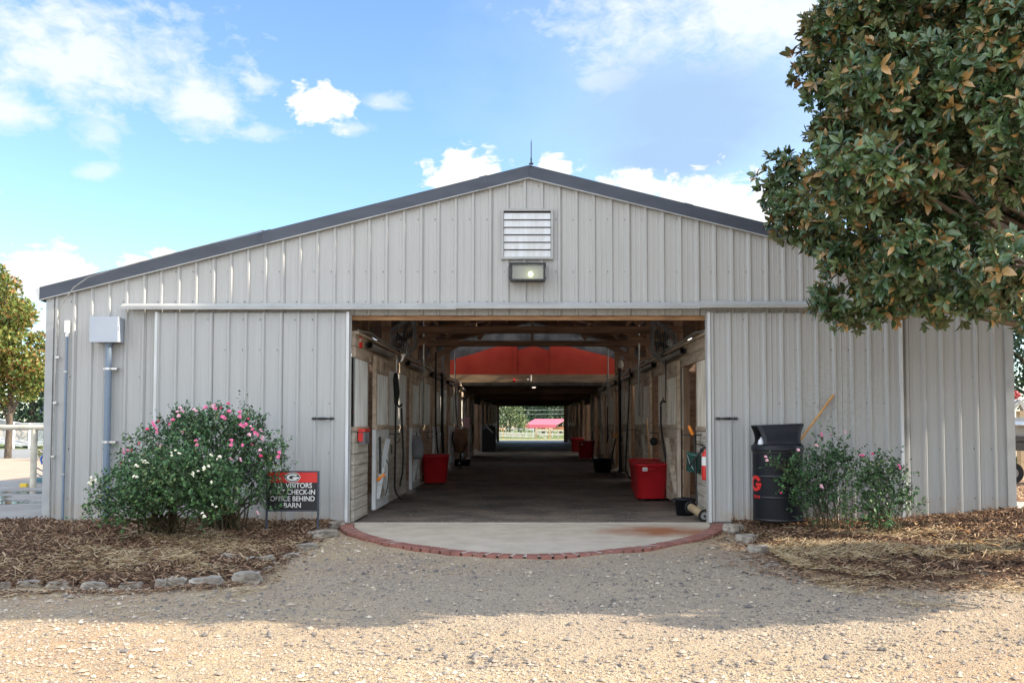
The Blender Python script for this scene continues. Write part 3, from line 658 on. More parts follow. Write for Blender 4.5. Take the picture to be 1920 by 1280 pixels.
def mxc(n, l, f, a, c):
    x = n.new('ShaderNodeMix'); x.data_type = 'RGBA'
    if isinstance(f, (int, float)): x.inputs[0].default_value = f
    else: l.new(f, x.inputs[0])
    for i, v in ((6, a), (7, c)):
        if isinstance(v, tuple): x.inputs[i].default_value = (*v, 1)
        else: l.new(v, x.inputs[i])
    return x.outputs[2]
def mth(n, l, op, a, c, clamp=True):
    x = n.new('ShaderNodeMath'); x.operation = op; x.use_clamp = clamp
    for i, v in enumerate((a, c)):
        if isinstance(v, (int, float)): x.inputs[i].default_value = v
        else: l.new(v, x.inputs[i])
    return x.outputs[0]
m, n, l, b, g = gmat('gravel_ground'); pos = g.outputs['Position']
big = nz(n, l, pos, .8, 6, .6); mid = nz(n, l, pos, 5, 6)
c = mxc(n, l, rmp(n, l, mid, .35, .7), (.50, .38, .235), (.42, .30, .175))
c = mxc(n, l, mth(n, l, 'MULTIPLY', rmp(n, l, nz(n, l, pos, .45, 4, .6), .5, .62), .6), c, (.42, .26, .145))
c = mxc(n, l, mth(n, l, 'MULTIPLY', rmp(n, l, nz(n, l, pos, 1.3, 6, .7), .55, .7), .5), c, (.36, .30, .235))
# grey gravel gathers in front of the doorway
dd = n.new('ShaderNodeVectorMath'); dd.operation = 'SUBTRACT'; l.new(pos, dd.inputs[0]); dd.inputs[1].default_value = (1.2, 7.6, 0)
d2 = n.new('ShaderNodeVectorMath'); d2.operation = 'MULTIPLY'; l.new(dd.outputs[0], d2.inputs[0]); d2.inputs[1].default_value = (1/4.2, 1/2.6, 0)
d3 = n.new('ShaderNodeVectorMath'); d3.operation = 'LENGTH'; l.new(d2.outputs[0], d3.inputs[0])
gf = mth(n, l, 'MULTIPLY', rmp(n, l, mth(n, l, 'ADD', d3.outputs['Value'], mth(n, l, 'MULTIPLY', big, .9), False), 1.5, .9), .85)
c = mxc(n, l, gf, c, (.38, .31, .23))
v = n.new('ShaderNodeTexVoronoi'); v.inputs['Scale'].default_value = 85; l.new(pos, v.inputs[0])
sepc = n.new('ShaderNodeSeparateColor'); l.new(v.outputs['Color'], sepc.inputs[0])
r = n.new('ShaderNodeValToRGB'); e = r.color_ramp.elements; e[0].position = 0; e[0].color = (.12, .11, .11, 1); e[1].position = 1; e[1].color = (.68, .62, .53, 1)
for p_, c_ in ((.15, (.24, .22, .21)), (.4, (.42, .34, .26)), (.7, (.55, .44, .33))): q = e.new(p_); q.color = (*c_, 1)
l.new(sepc.outputs[0], r.inputs[0])
stf = mth(n, l, 'MULTIPLY', rmp(n, l, v.outputs['Distance'], .65, .4), rmp(n, l, sepc.outputs[1], .35, .55))
c = mxc(n, l, mth(n, l, 'MULTIPLY', stf, .8), c, r.outputs[0]); l.new(c, b.inputs['Base Color'])
bp = n.new('ShaderNodeBump'); bp.inputs['Distance'].default_value = .012; hgt_ = mth(n, l, 'ADD', mth(n, l, 'MULTIPLY', stf, .7), nz(n, l, pos, 40, 5), False); l.new(hgt_, bp.inputs['Height']); l.new(bp.outputs[0], b.inputs['Normal'])
# ground sheet: fine near the camera, reaching the horizon
def axis(a, b_, n_, far): return np.concatenate((-far[::-1]+0*a, np.linspace(a, b_, n_), far)) 
xs = np.concatenate(([-900, -300, -100, -40, -20, -12], np.linspace(-8, 9, 170), [12, 20, 40, 100, 300, 900])); ys_ = np.concatenate(([-60, -20, -5, 0, 2, 3], np.linspace(3.6, 11.8, 110), [12.5, 14, 20, 40, 61, 70, 120, 300, 1200]))
GX, GY = np.meshgrid(xs, ys_)
def wob(x, y, a=1.0): return a*(.012*np.sin(x*1.7+np.sin(y*1.3)*1.5)*np.cos(y*2.1+.5*x)+.006*np.sin(x*5.1+y*3.7)+.004*np.sin(x*9.3-y*7.9))
near = ((GX > -8.1) & (GX < 9.1) & (GY > 3.5) & (GY < 11.9))
dome = np.clip((11.8-GY)/1.5, 0, 1)
GZ = np.where(near, wob(GX, GY)*dome, 0)-.02
# the drive falls a little away from the apron
GZ -= np.where(near, .0, 0)
vv = np.stack((GX, GY, GZ), -1).reshape(-1, 3); nx, ny = len(xs), len(ys_)
ii = (np.arange(ny-1)[:, None]*nx+np.arange(nx-1)[None]).ravel(); ff = np.stack((ii, ii+1, ii+nx+1, ii+nx), -1)
struct(mesh_np('ground', vv, ff, 'gravel_ground', smooth=True))
def gz(x, y): return wob(x, y)*np.clip((11.8-y)/1.5, 0, 1)-.02
# stones of the gravel, real pebbles
def pebbles(name, x, y, z, s, rnd, mt):
    K = len(x); T = np.array([(1, 0, 0), (0, 1, 0), (-1, 0, 0), (0, -1, 0), (.1, .1, .8), (0, 0, -.5)])
    F_ = np.array([(0, 1, 4), (1, 2, 4), (2, 3, 4), (3, 0, 4)])
    v_ = T[None]*(1+rng.uniform(-.35, .35, (K, 6, 3))); a = rng.uniform(0, 6.28, K); sc_ = np.stack((s, s*rng.uniform(.5, 1, K), s*rng.uniform(.4, .9, K)), -1)
    v_ = v_*sc_[:, None, :]; ca, sa = np.cos(a)[:, None], np.sin(a)[:, None]
    vx = v_[..., 0]*ca-v_[..., 1]*sa; vy = v_[..., 0]*sa+v_[..., 1]*ca
    v_ = np.stack((vx+x[:, None], vy+y[:, None], v_[..., 2]+z[:, None]), -1)
    f_ = (F_[None]+(np.arange(K)*6)[:, None, None]).reshape(-1, 3)
    o = mesh_np(name, v_.reshape(-1, 3), f_, mt, rnd=np.repeat(rnd, 6)); return o
leafmat('pebble', [(0, (.09, .082, .08)), (.2, (.2, .18, .165)), (.45, (.38, .31, .24)), (.7, (.5, .40, .29)), (1, (.66, .57, .45))], rough=.85, spec=.2)
K = 82000; y = 4.2+rng.uniform(0, 1, K)**1.5*7.0; x = rng.uniform(-1, 1, K)*(y*.62+.3)+ -.1*y*0
bedm = ((y > 7.8+0.0*x) & (x < -2.6)) | ((y > 8.2) & (x > 2.9))
apr = ((np.abs(x)/2.6)**1.6+((11.95-y).clip(0)/2.85)**1.6) < 1
keep = ~(apr | (bedm & (rng.uniform(size=K) < .9))); x, y = x[keep], y[keep]
den = .5+.5*np.sin(x*1.9+1.3*np.sin(y*2.3))*np.cos(y*1.7-x*.8); keep = rng.uniform(size=len(x)) < .35+.65*den; x, y = x[keep], y[keep]
s = rng.lognormal(-5.1, .52, len(x))*(.8+.06*y); rn = rng.beta(1.6, 1.5, len(x)); greyz = (np.hypot((x-1.2)/4.2, (y-7.6)/2.6) < 1) & (rng.uniform(size=len(x)) < .7); rn = np.where(greyz, rn*.62, rn*.85+.15)
o = pebbles('gravel_stones', x, y, gz(x, y)+s*.2, s.clip(.003, .04), rn, 'pebble'); o['kind'] = 'stuff'; o['label'] = 'loose gravel pebbles scattered over the sandy drive'; o['category'] = 'gravel'
# ---- floor of the barn
m, n, l, b, g = gmat('barn_floor_mat'); pos = g.outputs['Position']
c = mxc(n, l, rmp(n, l, nz(n, l, pos, 1.2, 8, .7), .38, .62), (.10, .088, .08), (.25, .205, .165))
sp_ = n.new('ShaderNodeSeparateXYZ'); l.new(pos, sp_.inputs[0]); c = mxc(n, l, rmp(n, l, nz(n, l, pos, 30, 8, .8), .63, .75), c, (.13, .105, .085)); l.new(c, b.inputs['Base Color']); b.inputs['Roughness'].default_value = .75; b.inputs['Specular IOR Level'].default_value = .4
m = MB(); m.bb((-6.2, D+.02, -.06), (6.2, YB+.12, .0)); struct(m.build('barn_floor', 'barn_floor_mat'))
mat('straw_bit', (.55, .47, .34), rough=.9)
K = 900; y = 12.2+rng.uniform(0, 1, K)**2*14; x = rng.uniform(-2.2, 2.2, K); a = rng.uniform(0, 6.28, K)
d_ = np.stack((np.cos(a), np.sin(a), 0*a), -1); v_, f_, r_ = leaves(np.stack((x, y, 0*x+.004), -1), d_, np.tile((0, 0, 1.), (K, 1)), rng.uniform(.012, .05, K), rng.uniform(.003, .008, K), rng.uniform(size=K), False)
o = mesh_np('straw_litter', v_, f_, 'straw_bit', rnd=r_); o['kind'] = 'stuff'; o['label'] = 'scattered straw and shavings on the dark aisle floor'; o['category'] = 'straw'
# ---- concrete apron with a brick edge
m, n, l, b, g = gmat('apron_concrete'); pos = g.outputs['Position']
c = mxc(n, l, rmp(n, l, nz(n, l, pos, 3, 8, .65), .35, .7), (.54, .47, .38), (.42, .36, .28)); c = mxc(n, l, rmp(n, l, nz(n, l, pos, 70, 5), .55, .75, 0, .5), c, (.24, .2, .17))
dd = n.new('ShaderNodeVectorMath'); dd.operation = 'SUBTRACT'; l.new(pos, dd.inputs[0]); q = G(1245, 996, .02); dd.inputs[1].default_value = (q.x, q.y, 0)
d2 = n.new('ShaderNodeVectorMath'); d2.operation = 'MULTIPLY'; l.new(dd.outputs[0], d2.inputs[0]); d2.inputs[1].default_value = (1/.95, 1/.62, 0)
d3 = n.new('ShaderNodeVectorMath'); d3.operation = 'LENGTH'; l.new(d2.outputs[0], d3.inputs[0])
st = rmp(n, l, mth(n, l, 'ADD', d3.outputs['Value'], mth(n, l, 'MULTIPLY', nz(n, l, pos, 2.5, 6), 1.2), False), 1.65, .85)
c = mxc(n, l, mth(n, l, 'MULTIPLY', st, .9), c, (.30, .105, .04)); l.new(c, b.inputs['Base Color'])
NE = 1.6
def arc(t, ax, ay): ct, st_ = math.cos(t), math.sin(t); return (math.copysign(abs(ct)**(2/NE), ct)*ax, 11.95-abs(st_)**(2/NE)*ay)
def arcpts(ax, ay, n_): return [arc(math.pi*i/n_, ax, ay) for i in range(n_+1)]
AXO, AYO = 2.52, 2.76
inner = arcpts(AXO-.2, AYO-.2, 60)
m = MB(); poly = [(x_, y_, .03-.03*(11.95-y_)/2.8-.05) for x_, y_ in inner]; nn = len(poly)
m.add(poly+[(x_, y_, z_+.05) for x_, y_, z_ in poly], [tuple(range(nn, 2*nn))[::-1]]+[(i, (i+1) % nn, (i+1) % nn+nn, i+nn) for i in range(nn)])
o = m.build('concrete_apron', 'apron_concrete'); struct(o)
m = MB(); m.bb((OPL-.02, D-.06, -.04), (OPR+.02, D+.03, .035)); m.bb((OPL-.2, D-.06, -.04), (OPL-.021, D+.0, .03)); struct(m.build('door_sill', 'concrete'))
mat('brick', (.29, .12, .09), (.20, .085, .065), 8, .8, bump=.003, bscale=40); mat('mortar', (.5, .46, .4), (.38, .34, .29), 9, .95)
m = MB(); dense = arcpts(AXO-.1, AYO-.1, 600); L_ = [0]
for i in range(1, len(dense)): L_.append(L_[-1]+math.hypot(dense[i][0]-dense[i-1][0], dense[i][1]-dense[i-1][1]))
nbk = 57
for k in range(nbk):
    s_ = (k+.5)/nbk*L_[-1]; i = int(np.searchsorted(L_, s_)); i = min(max(i, 3), len(dense)-4); p_ = dense[i]; tx, ty = dense[i+2][0]-dense[i-2][0], dense[i+2][1]-dense[i-2][1]
    rot = Matrix.Rotation(math.atan2(ty, tx)+random.uniform(-.04, .04), 3, 'Z') @ Matrix.Rotation(random.uniform(-.03, .03), 3, 'X'); z_ = .03-.035*(11.95-p_[1])/2.8
    m.box((p_[0], p_[1], z_-.035+random.uniform(-.004, .004)), (L_[-1]/nbk-.02, .175, .085), 0, rot)
bo = m; bm_ = bmesh.new()
o = bo.build('brick_edging', ['brick', 'mortar']); mod = o.modifiers.new('b', 'BEVEL'); mod.width = .007; mod.segments = 2
me = o.data; tag(o, 'curved red brick edging around the concrete apron at the doorway', 'brick edging')
m = MB(); oo = arcpts(AXO-.02, AYO-.02, 90); in2 = arcpts(AXO-.19, AYO-.19, 90)
for i in range(90):
    q = [in2[i], in2[i+1], oo[i+1], oo[i]]; m.add([(a_, b_, .032-.035*(11.95-b_)/2.8) for a_, b_ in q], [(0, 1, 2, 3)])
mo = m.build('mortar_bed', 'mortar', o)
mo.location = Vector(mo.location)
# ---- mulch beds
def inpoly(x, y, poly):
    c_ = np.zeros(x.shape, bool); j = len(poly)-1
    for i in range(len(poly)):
        xi, yi = poly[i]; xj, yj = poly[j]
        c_ ^= ((yi > y) != (yj > y)) & (x < (xj-xi)*(y-yi)/(yj-yi+1e-12)+xi); j = i
    return c_
def edge_dist(x, y, poly):
    d_ = np.full(x.shape, 9.0)
    for i in range(len(poly)):
        a_, b_ = np.array(poly[i-1]), np.array(poly[i])
        ab = b_-a_; t_ = np.clip(((x-a_[0])*ab[0]+(y-a_[1])*ab[1])/(ab@ab+1e-9), 0, 1); d_ = np.minimum(d_, np.hypot(x-a_[0]-t_*ab[0], y-a_[1]-t_*ab[1]))
    return d_
LB = [(-13, 12.0)]+[(-13, 7.75)]+[tuple(G(a_, b_)[:2]) for a_, b_ in ((-60, 1097), (100, 1098), (240, 1098), (330, 1093), (440, 1086), (490, 1072), (520, 1052), (555, 1030), (590, 1006), (628, 988))]+[(-2.62, 12.0)]
RB = [(2.62, 12.0)]+[tuple(G(a_, b_)[:2]) for a_, b_ in ((1372, 988), (1405, 1012), (1440, 1038), (1500, 1068), (1620, 1085), (1760, 1090), (1845, 1075), (2000, 1085))]+[(9.5, 8.0), (11, 12.0)]
def bedz(x, y, poly, h0):
    d_ = edge_dist(x, y, poly[1:]) if False else edge_dist(x, y, poly); dw = np.clip((12.0-y), 0, 9)
    e_ = np.where(y > 11.2, np.minimum(edge_dist(x, y, poly)+(y-11.2)*2, 9), d_)
    return h0*np.clip(e_/1.3, 0, 1)**.9+.02*np.sin(x*2.3+y)*np.cos(y*3.1)*np.clip(e_, 0, 1)+.01*np.sin(x*7+y*5)*np.clip(e_, 0, 1)
def make_bed(name, poly, h0, mt, x0, x1):
    xs = np.linspace(x0, x1, int((x1-x0)/.06)); ys = np.linspace(7.2, 11.985, 80); gx, gy = np.meshgrid(xs, ys); z_ = bedz(gx, gy, poly, h0(gx, gy))
    ins = inpoly(gx, gy, poly); z_ = np.where(ins, z_-.0, -.05); nx_ = len(xs)
    i_ = (np.arange(len(ys)-1)[:, None]*nx_+np.arange(nx_-1)[None]).ravel(); f_ = np.stack((i_, i_+1, i_+nx_+1, i_+nx_), -1)
    any_ = ins.ravel()[f_].any(1); o = mesh_np(name, np.stack((gx, gy, z_), -1).reshape(-1, 3), f_[any_], mt, smooth=True); return struct(o)
mat('mulch_soil', (.075, .04, .025), (.16, .09, .055), 14, .95, bump=.02, bscale=40)
HL = lambda x, y: .06+.0*x; HR = lambda x, y: .06+.14*np.clip((x-4.2)/2.2, 0, 1)
make_bed('mulch_ground_left', LB, HL, 'mulch_soil', -13, -2.4); make_bed('mulch_ground_right', RB, HR, 'mulch_soil', 2.4, 11)
leafmat('mulch_chip', [(0, (.035, .018, .011)), (.35, (.14, .08, .048)), (.6, (.29, .18, .11)), (.82, (.45, .31, .2)), (1, (.56, .43, .29))], rough=.9, spec=.2)
leafmat('straw', [(0, (.20, .12, .05)), (.5, (.46, .34, .18)), (1, (.68, .56, .38))], rough=.85, spec=.2)
def chips(name, poly, h0, K, xr, wf, lf, mt, rn, label, cat, tilt=.28, spread=None, zoff=.01, clump=None):
    if spread is not None: x, y = spread(K)
    else: x = rng.uniform(xr[0], xr[1], K); y = 7.3+rng.uniform(0, 1, K)*4.65
    if poly: k_ = inpoly(x, y, poly); x, y = x[k_], y[k_]; z_ = bedz(x, y, poly, h0(x, y))
    else: z_ = gz(x, y)
    if clump:
        q_ = np.sin(x*2.9+1.7*np.sin(y*2.2+x))+np.sin(y*4.1-x*1.3+2*np.sin(x*1.7))+.6*np.sin(x*7.7+y*5.3); k_ = q_ > rng.normal(clump, .55, len(x)); x, y, z_ = x[k_], y[k_], z_[k_]
    K = len(x); a = rng.uniform(0, 6.28, K); el_ = rng.normal(0, tilt, K); d_ = np.stack((np.cos(a)*np.cos(el_), np.sin(a)*np.cos(el_), np.sin(el_)), -1)
    Ln = rng.uniform(*lf, K); Wn = rng.uniform(*wf, K); s_ = unit(np.cross(d_, np.tile((0, 0, 1.), (K, 1)))); n_ = np.cross(s_, d_)
    ro = rng.normal(0, .5, K)[:, None]; s2 = s_*np.cos(ro)+n_*np.sin(ro); n2 = np.cross(s2, d_)
    p_ = np.stack((x, y, z_+zoff+rng.uniform(0, .012, K)+np.abs(np.sin(el_))*Ln*.3), -1)
    T = np.array([(-.5, -.5, 0), (-.5, .5, 0), (-.46, 0, .45), (.5, -.4, 0), (.5, .35, 0), (.44, 0, .4)]); bend = rng.normal(0, .06, K)
    v_ = p_[:, None]+d_[:, None]*T[None, :, 0:1]*Ln[:, None, None]+s2[:, None]*T[None, :, 1:2]*Wn[:, None, None]+n2[:, None]*T[None, :, 2:3]*Wn[:, None, None]
    q = np.array([(0, 3, 5, 2), (1, 2, 5, 4), (0, 1, 4, 3)]); t = np.array([(0, 2, 1), (3, 4, 5)]); b_ = (np.arange(K)*6)[:, None, None]
    o = mesh_np(name, v_.reshape(-1, 3), [(q[None]+b_).reshape(-1, 4), (t[None]+b_).reshape(-1, 3)], mt, rnd=np.repeat(rn(K, x, y), 6)); o['kind'] = 'stuff'; o['label'] = label; o['category'] = cat; return o
chips('wood_mulch', LB, HL, 34000, (-8.2, -2.5), (.006, .02), (.03, .12), 'mulch_chip', lambda K, x, y: rng.beta(1.5, 2.3, K), 'dark shredded bark mulch covering the bed left of the doorway', 'mulch')
chips('wood_mulch', RB, HR, 26000, (2.5, 8.6), (.006, .02), (.03, .12), 'mulch_chip', lambda K, x, y: rng.beta(1.3, 2.2, K), 'dark bark mulch covering the bed right of the doorway', 'mulch')
def fringe(poly_pts, sd_):
    pp = np.array(poly_pts)
    def f(K):
        i_ = rng.integers(0, len(pp)-1, K); t_ = rng.uniform(0, 1, K); x = pp[i_, 0]*(1-t_)+pp[i_+1, 0]*t_+rng.normal(0, sd_, K); y = pp[i_, 1]*(1-t_)+pp[i_+1, 1]*t_-np.abs(rng.normal(0, sd_, K))+.05; return x, y.clip(6.5, 11.8)
    return f
chips('wood_mulch', None, None, 3800, None, (.004, .014), (.02, .08), 'mulch_chip', lambda K, x, y: rng.beta(1.6, 1.8, K), 'bark chips spilt from the right bed onto the gravel', 'mulch', .15, fringe(RB[1:9], .28))
chips('wood_mulch', None, None, 1500, None, (.004, .014), (.02, .08), 'mulch_chip', lambda K, x, y: rng.beta(1.6, 1.8, K), 'bark chips spilt in front of the left edging stones', 'mulch', .15, fringe([(a_, b_-.22) for a_, b_ in LB[2:12]], .1))
def sp_left(K):
    u = rng.integers(0, 3, K); x = np.where(u == 0, rng.normal(-3.1, .45, K), rng.uniform(-7.5, -2.2, K)); y = np.where(u == 0, rng.normal(9.6, 1.1, K), np.where(u == 1, rng.normal(7.5, .3, K), 7.7+rng.exponential(.5, K))); return x, y.clip(6.6, 11.9)
chips('straw_scatter', None, None, 5200, None, (.0025, .006), (.04, .16), 'straw', lambda K, x, y: rng.uniform(size=K), 'pale straw strewn along the edge of the left bed', 'straw', .12, sp_left, .01, .2)
chips('straw_scatter', LB, HL, 5000, (-6.5, -2.5), (.003, .007), (.04, .16), 'straw', lambda K, x, y: rng.uniform(size=K), 'pale straw lying over the mulch of the left bed', 'straw', .2, lambda K: (rng.normal(-3.5, .75, K), rng.normal(9.1, 1.0, K)), .03, .1)
def sp_r(K): x = rng.uniform(2.4, 7.5, K); return x, (8.0+.1*(x-3)+rng.normal(0, .7, K)).clip(6.8, 11.8)
chips('straw_scatter', RB, HR, 9000, None, (.003, .007), (.05, .2), 'straw', lambda K, x, y: rng.uniform(size=K), 'pale straw covering the front of the right bed', 'straw', .22, lambda K: (rng.normal(3.6, .9, K).clip(2.5, 7.6), rng.normal(9.0, .8, K)), .025, .05)
chips('straw_scatter', None, None, 7000, None, (.003, .006), (.04, .18), 'straw', lambda K, x, y: rng.uniform(size=K), 'pale straw blown onto the drive before the right bed', 'straw', .1, sp_r, .01, .2)
# ---- edging stones
def rock(name, px, py, wpx, hh, dd_, rot=0.0, zz=0.0, seed=0, mt='stone'):
    q = G(px, py-2); Wd = wpx/F*q.y*.97; hh *= .66; dd_ *= .75; rr = random.Random(seed*13+5); bm = bmesh.new(); bmesh.ops.create_cube(bm, size=1.0); bmesh.ops.subdivide_edges(bm, edges=bm.edges[:], cuts=4, use_grid_fill=True)
    for v in bm.verts:
        c_ = v.co; top = c_.z > .2; k_ = 1-.22*max(0, c_.z+.1)
        c_.x *= k_*(1+.0*rr.random()); c_.y *= k_
        r2 = max(abs(c_.x), abs(c_.y)); 
        if abs(c_.x) > .4 and abs(c_.y) > .4: c_.x *= .9; c_.y *= .9
        v.co += Vector((rr.uniform(-.045, .045), rr.uniform(-.06, .06), rr.uniform(-.05, .05)+(.06*math.sin(c_.x*9+seed) if top else 0)))
        v.co.x *= Wd; v.co.y *= dd_; v.co.z = (v.co.z+.5)*hh*1.2-.02-hh*.2
    bmesh.ops.rotate(bm, verts=bm.verts, matrix=Matrix.Rotation(rot, 3, 'Z') @ Matrix.Rotation(rr.uniform(-.08, .08), 3, 'Y'))
    me = bpy.data.meshes.new(name); bm.to_mesh(me); bm.free(); me.materials.append(MATS[mt]); o = bpy.data.objects.new(name, me); COL.objects.link(o); o.location = (q.x, q.y+dd_*.4, zz)
    
    return o
L_st = [(8, 1099, 26, .06, .12, 0, 'edging stone cut by the left edge of the photo'), (52, 1099, 50, .08, .14, 0, 'low brownish edging stone, second from the left'), (108, 1100, 50, .075, .14, .03, 'grey edging stone, third from the left at the bed corner'),
        (175, 1101, 50, .075, .14, -.03, 'grey edging stone, fourth from the left in the front row'), (243, 1099, 44, .06, .13, .03, 'flat grey edging stone, fifth from the left in the front row'), (299, 1098, 22, .085, .12, .2, 'small upright edging stone beside a straw tuft'),
        (329, 1096, 36, .095, .14, -.1, 'squarish edging stone right of the small upright one'), (382, 1097, 62, .1, .2, .05, 'broad flat topped edging stone, second from the right in the front row'), (458, 1090, 54, .12, .24, .15, 'large tilted pale stone at the right end of the front row'),
        (407, 1054, 24, .06, .12, .2, 'small pale stone left of the paired dark stones'), (432, 1052, 44, .1, .16, -.3, 'cracked grey stone lying in the mulch'), (484, 1057, 56, .11, .18, .02, 'long grey block with rounded corners in the mulch'),
        (497, 1066, 24, .03, .12, .1, 'thin flat slab sunk in straw below the long block'), (540, 1046, 20, .06, .34, -.45, 'half buried edging stone where the border bends'), (571, 1030, 34, .09, .3, -.5, 'whitish edging stone halfway up the curved border'),
        (600, 1010, 36, .14, .5, -.5, 'big upright edging stone near the left sliding door'), (626, 993, 26, .15, .35, -.45, 'topmost edging stone against the left sliding door')]
for i, (a_, b_, w_, h_, d_, r_, lb) in enumerate(L_st): tag(rock('edging_stone', a_, b_, w_, h_, d_, r_, 0, i), lb, 'stone', 'stones edging the mulch beds')
R_st = [(1378, 1000, 34, .17, .3, .5, 'upright edging stone against the right sliding door'), (1404, 1018, 30, .13, .35, .6, 'long edging stone behind the right end of the brick arc'), (1427, 1037, 42, .12, .25, .4, 'pale broken edging stone on the right border'),
        (1452, 1062, 24, .04, .12, .2, 'small flat stone sunk in straw on the right border'), (1845, 1076, 42, .06, .2, 0, 'buff block half buried at the far right of the bed')]
for i, (a_, b_, w_, h_, d_, r_, lb) in enumerate(R_st): tag(rock('edging_stone', a_, b_, w_, h_, d_, r_, 0, 40+i), lb, 'stone', 'stones edging the mulch beds')
# ================================================================== PLANTS
def blobs_shell(blobs, K, inner=.35):
    """sample points in the outer shell of a set of ellipsoids; returns pos, outward normal, blob id"""
    B = np.array([b_[:3] for b_ in blobs]); S = np.array([b_[3:6] for b_ in blobs]); wgt = (S.prod(1))**(2/3); wgt /= wgt.sum()
    idx = rng.choice(len(B), K, p=wgt); d_ = rdir(K); rad = (1-inner*rng.uniform(0, 1, K)**1.6)
    lump = 1+.10*np.sin(d_[:, 0]*7+idx)*np.cos(d_[:, 1]*6+idx*2)+.08*np.sin(d_[:, 2]*9+idx*3)
    p_ = B[idx]+d_*S[idx]*(rad*lump)[:, None]
    return p_, unit(d_/S[idx]), idx
def drop_inside(p_, nrm, idx, blobs, f=.72):
    keep = np.ones(len(p_), bool)
    for j, b_ in enumerate(blobs):
        q = np.sqrt((((p_-np.array(b_[:3]))/np.array(b_[3:6]))**2).sum(1)); keep &= ~((q < f) & (idx != j))
    return p_[keep], nrm[keep], idx[keep]
def rosettes(p_, ax, nl, Lr, Wf, tiltr, rn):
    K = len(p_); ax = unit(ax); ref = np.where(np.abs(ax[:, 2:3]) < .9, np.array([[0, 0, 1.]]), np.array([[1., 0, 0]])); u = unit(np.cross(ax, ref)); v = np.cross(ax, u)
    P_, Dd, Nn, Ln, Wn, Rn = [], [], [], [], [], []
    ph = rng.uniform(0, 6.28, K); sz = rng.uniform(.8, 1.2, K)
    for k in range(nl):
        t = ph+k*2.399; til = rng.uniform(tiltr[0], tiltr[1], K)*(1.0 if k < nl-2 else .5); rad = np.cos(t)[:, None]*u+np.sin(t)[:, None]*v
        d_ = rad*np.sin(til)[:, None]+ax*np.cos(til)[:, None]; d_ = unit(d_+rng.normal(0, .12, (K, 3))+np.array([0, 0, -.10]))
        L_n = rng.uniform(*Lr, K)*sz*(1 if k < nl-2 else .75); P_.append(p_-ax*(.035*(k/nl))[None] if False else p_-ax*(.05*(1-k/nl))+rad*.006); Dd.append(d_); Nn.append(ax+rng.normal(0, .25, (K, 3))); Ln.append(L_n); Wn.append(L_n*rng.uniform(Wf*.85, Wf*1.15, K)); Rn.append(rn+rng.uniform(-.08, .08, K))
    return [np.concatenate(a_) for a_ in (P_, Dd, Nn, Ln, Wn, Rn)]
# ---- magnolia
leafmat('magnolia_leaf', [(0, (.022, .052, .020)), (.35, (.048, .092, .034)), (.62, (.095, .15, .052)), (.80, (.17, .19, .06)), (.88, (.24, .155, .055)), (1, (.38, .235, .09))], back=(.27, .16, .062), back2=(.115, .125, .048), bpos=(.6, .8), rough=.3, spec=.6)
TX, TY = 6.5, 9.0
mg = empty('magnolia_tree', (TX, TY, 0), 'big glossy leaved magnolia with rusty leaf undersides overhanging the right half of the barn', 'tree')
hull = [(1605, 50, 8.2, .56), (1572, 180, 8.0, .46), (1560, 120, 8.1, .38), (1570, 260, 8.2, .46), (1500, 330, 8.6, .44), (1478, 380, 8.6, .30), (1510, 405, 8.4, .36), (1570, 420, 7.9, .45), (1610, 500, 7.8, .40), (1580, 565, 7.9, .24), (1552, 565, 7.85, .16), (1530, 575, 7.85, .12), (1640, 585, 7.8, .14), (1740, 590, 7.5, .14), (1800, 590, 7.4, .15), (1850, 600, 7.3, .15),
        (1690, 180, 7.2, .75), (1660, 330, 7.0, .62), (1710, 480, 7.0, .48), (1700, 560, 7.6, .22), (1770, 540, 7.2, .28), (1850, 140, 6.9, .7), (1800, 40, 7.2, .8), (1850, 320, 6.7, .5), (1905, 240, 6.6, .5), (1800, 420, 7.4, .5), (1850, 540, 6.9, .26),
        (1905, 500, 6.15, .30), (1930, 560, 6.4, .16), (1670, 20, 7.6, .8), (1700, 270, 7.6, .8), (1650, 560, 7.8, .22), (1900, 580, 7.4, .16)]
HB = [(*P(a_, b_, Y_), r_, r_, r_) for a_, b_, Y_, r_ in hull]
HB += [(TX, 8.9, 5.75, 3.55, 2.25, 3.1), (TX, 8.9, 5.5, 2.9, 2.0, 2.6), (6.7, 6.9, 5.6, 1.9, 1.35, 2.3), (6.6, 6.8, 2.7, 1.3, 1.1, .7)]
HB_ = np.array(HB); rr = random.Random(5); blobs = []; tries = 0
def okpx(q, r_):
    ppx = CX+F*q[0]/q[1]; ppy = 790-F*(q[2]-H)/q[1]; rp = r_*F/q[1]*1.08
    left = float(np.interp(ppy, (-400, 0, 100, 200, 262, 285, 330, 385, 430, 470, 520, 560, 600, 615), (1580, 1522, 1474, 1466, 1462, 1402, 1400, 1402, 1420, 1476, 1512, 1500, 1508, 1545)))
    if ppx-rp > 1935: return q[2] > 1.9
    return ppx-rp > left and ppy+rp < 632 and q[2] > 2.1
while len(blobs) < 400 and tries < 60000:
    tries += 1; hb = HB[rr.randrange(len(HB)) if rr.random() < .58 else len(HB)-1-rr.choice((0, 1, 1, 2, 3, 3, 3))]; d_ = Vector((rr.gauss(0, 1), rr.gauss(0, 1), rr.gauss(0, 1))).normalized()
    r_ = rr.uniform(.24, .46); q = (hb[0]+d_.x*max(hb[3]-r_, 0), hb[1]+d_.y*max(hb[4]-r_, 0), hb[2]+d_.z*max(hb[5]-r_, 0))
    if not okpx(q, r_): continue
    if any((q[0]-b_[0])**2+(q[1]-b_[1])**2+(q[2]-b_[2])**2 < (.54*(r_+b_[3]))**2 for b_ in blobs): continue
    blobs.append((*q, r_, r_, r_*.9))
nvis = len(blobs)
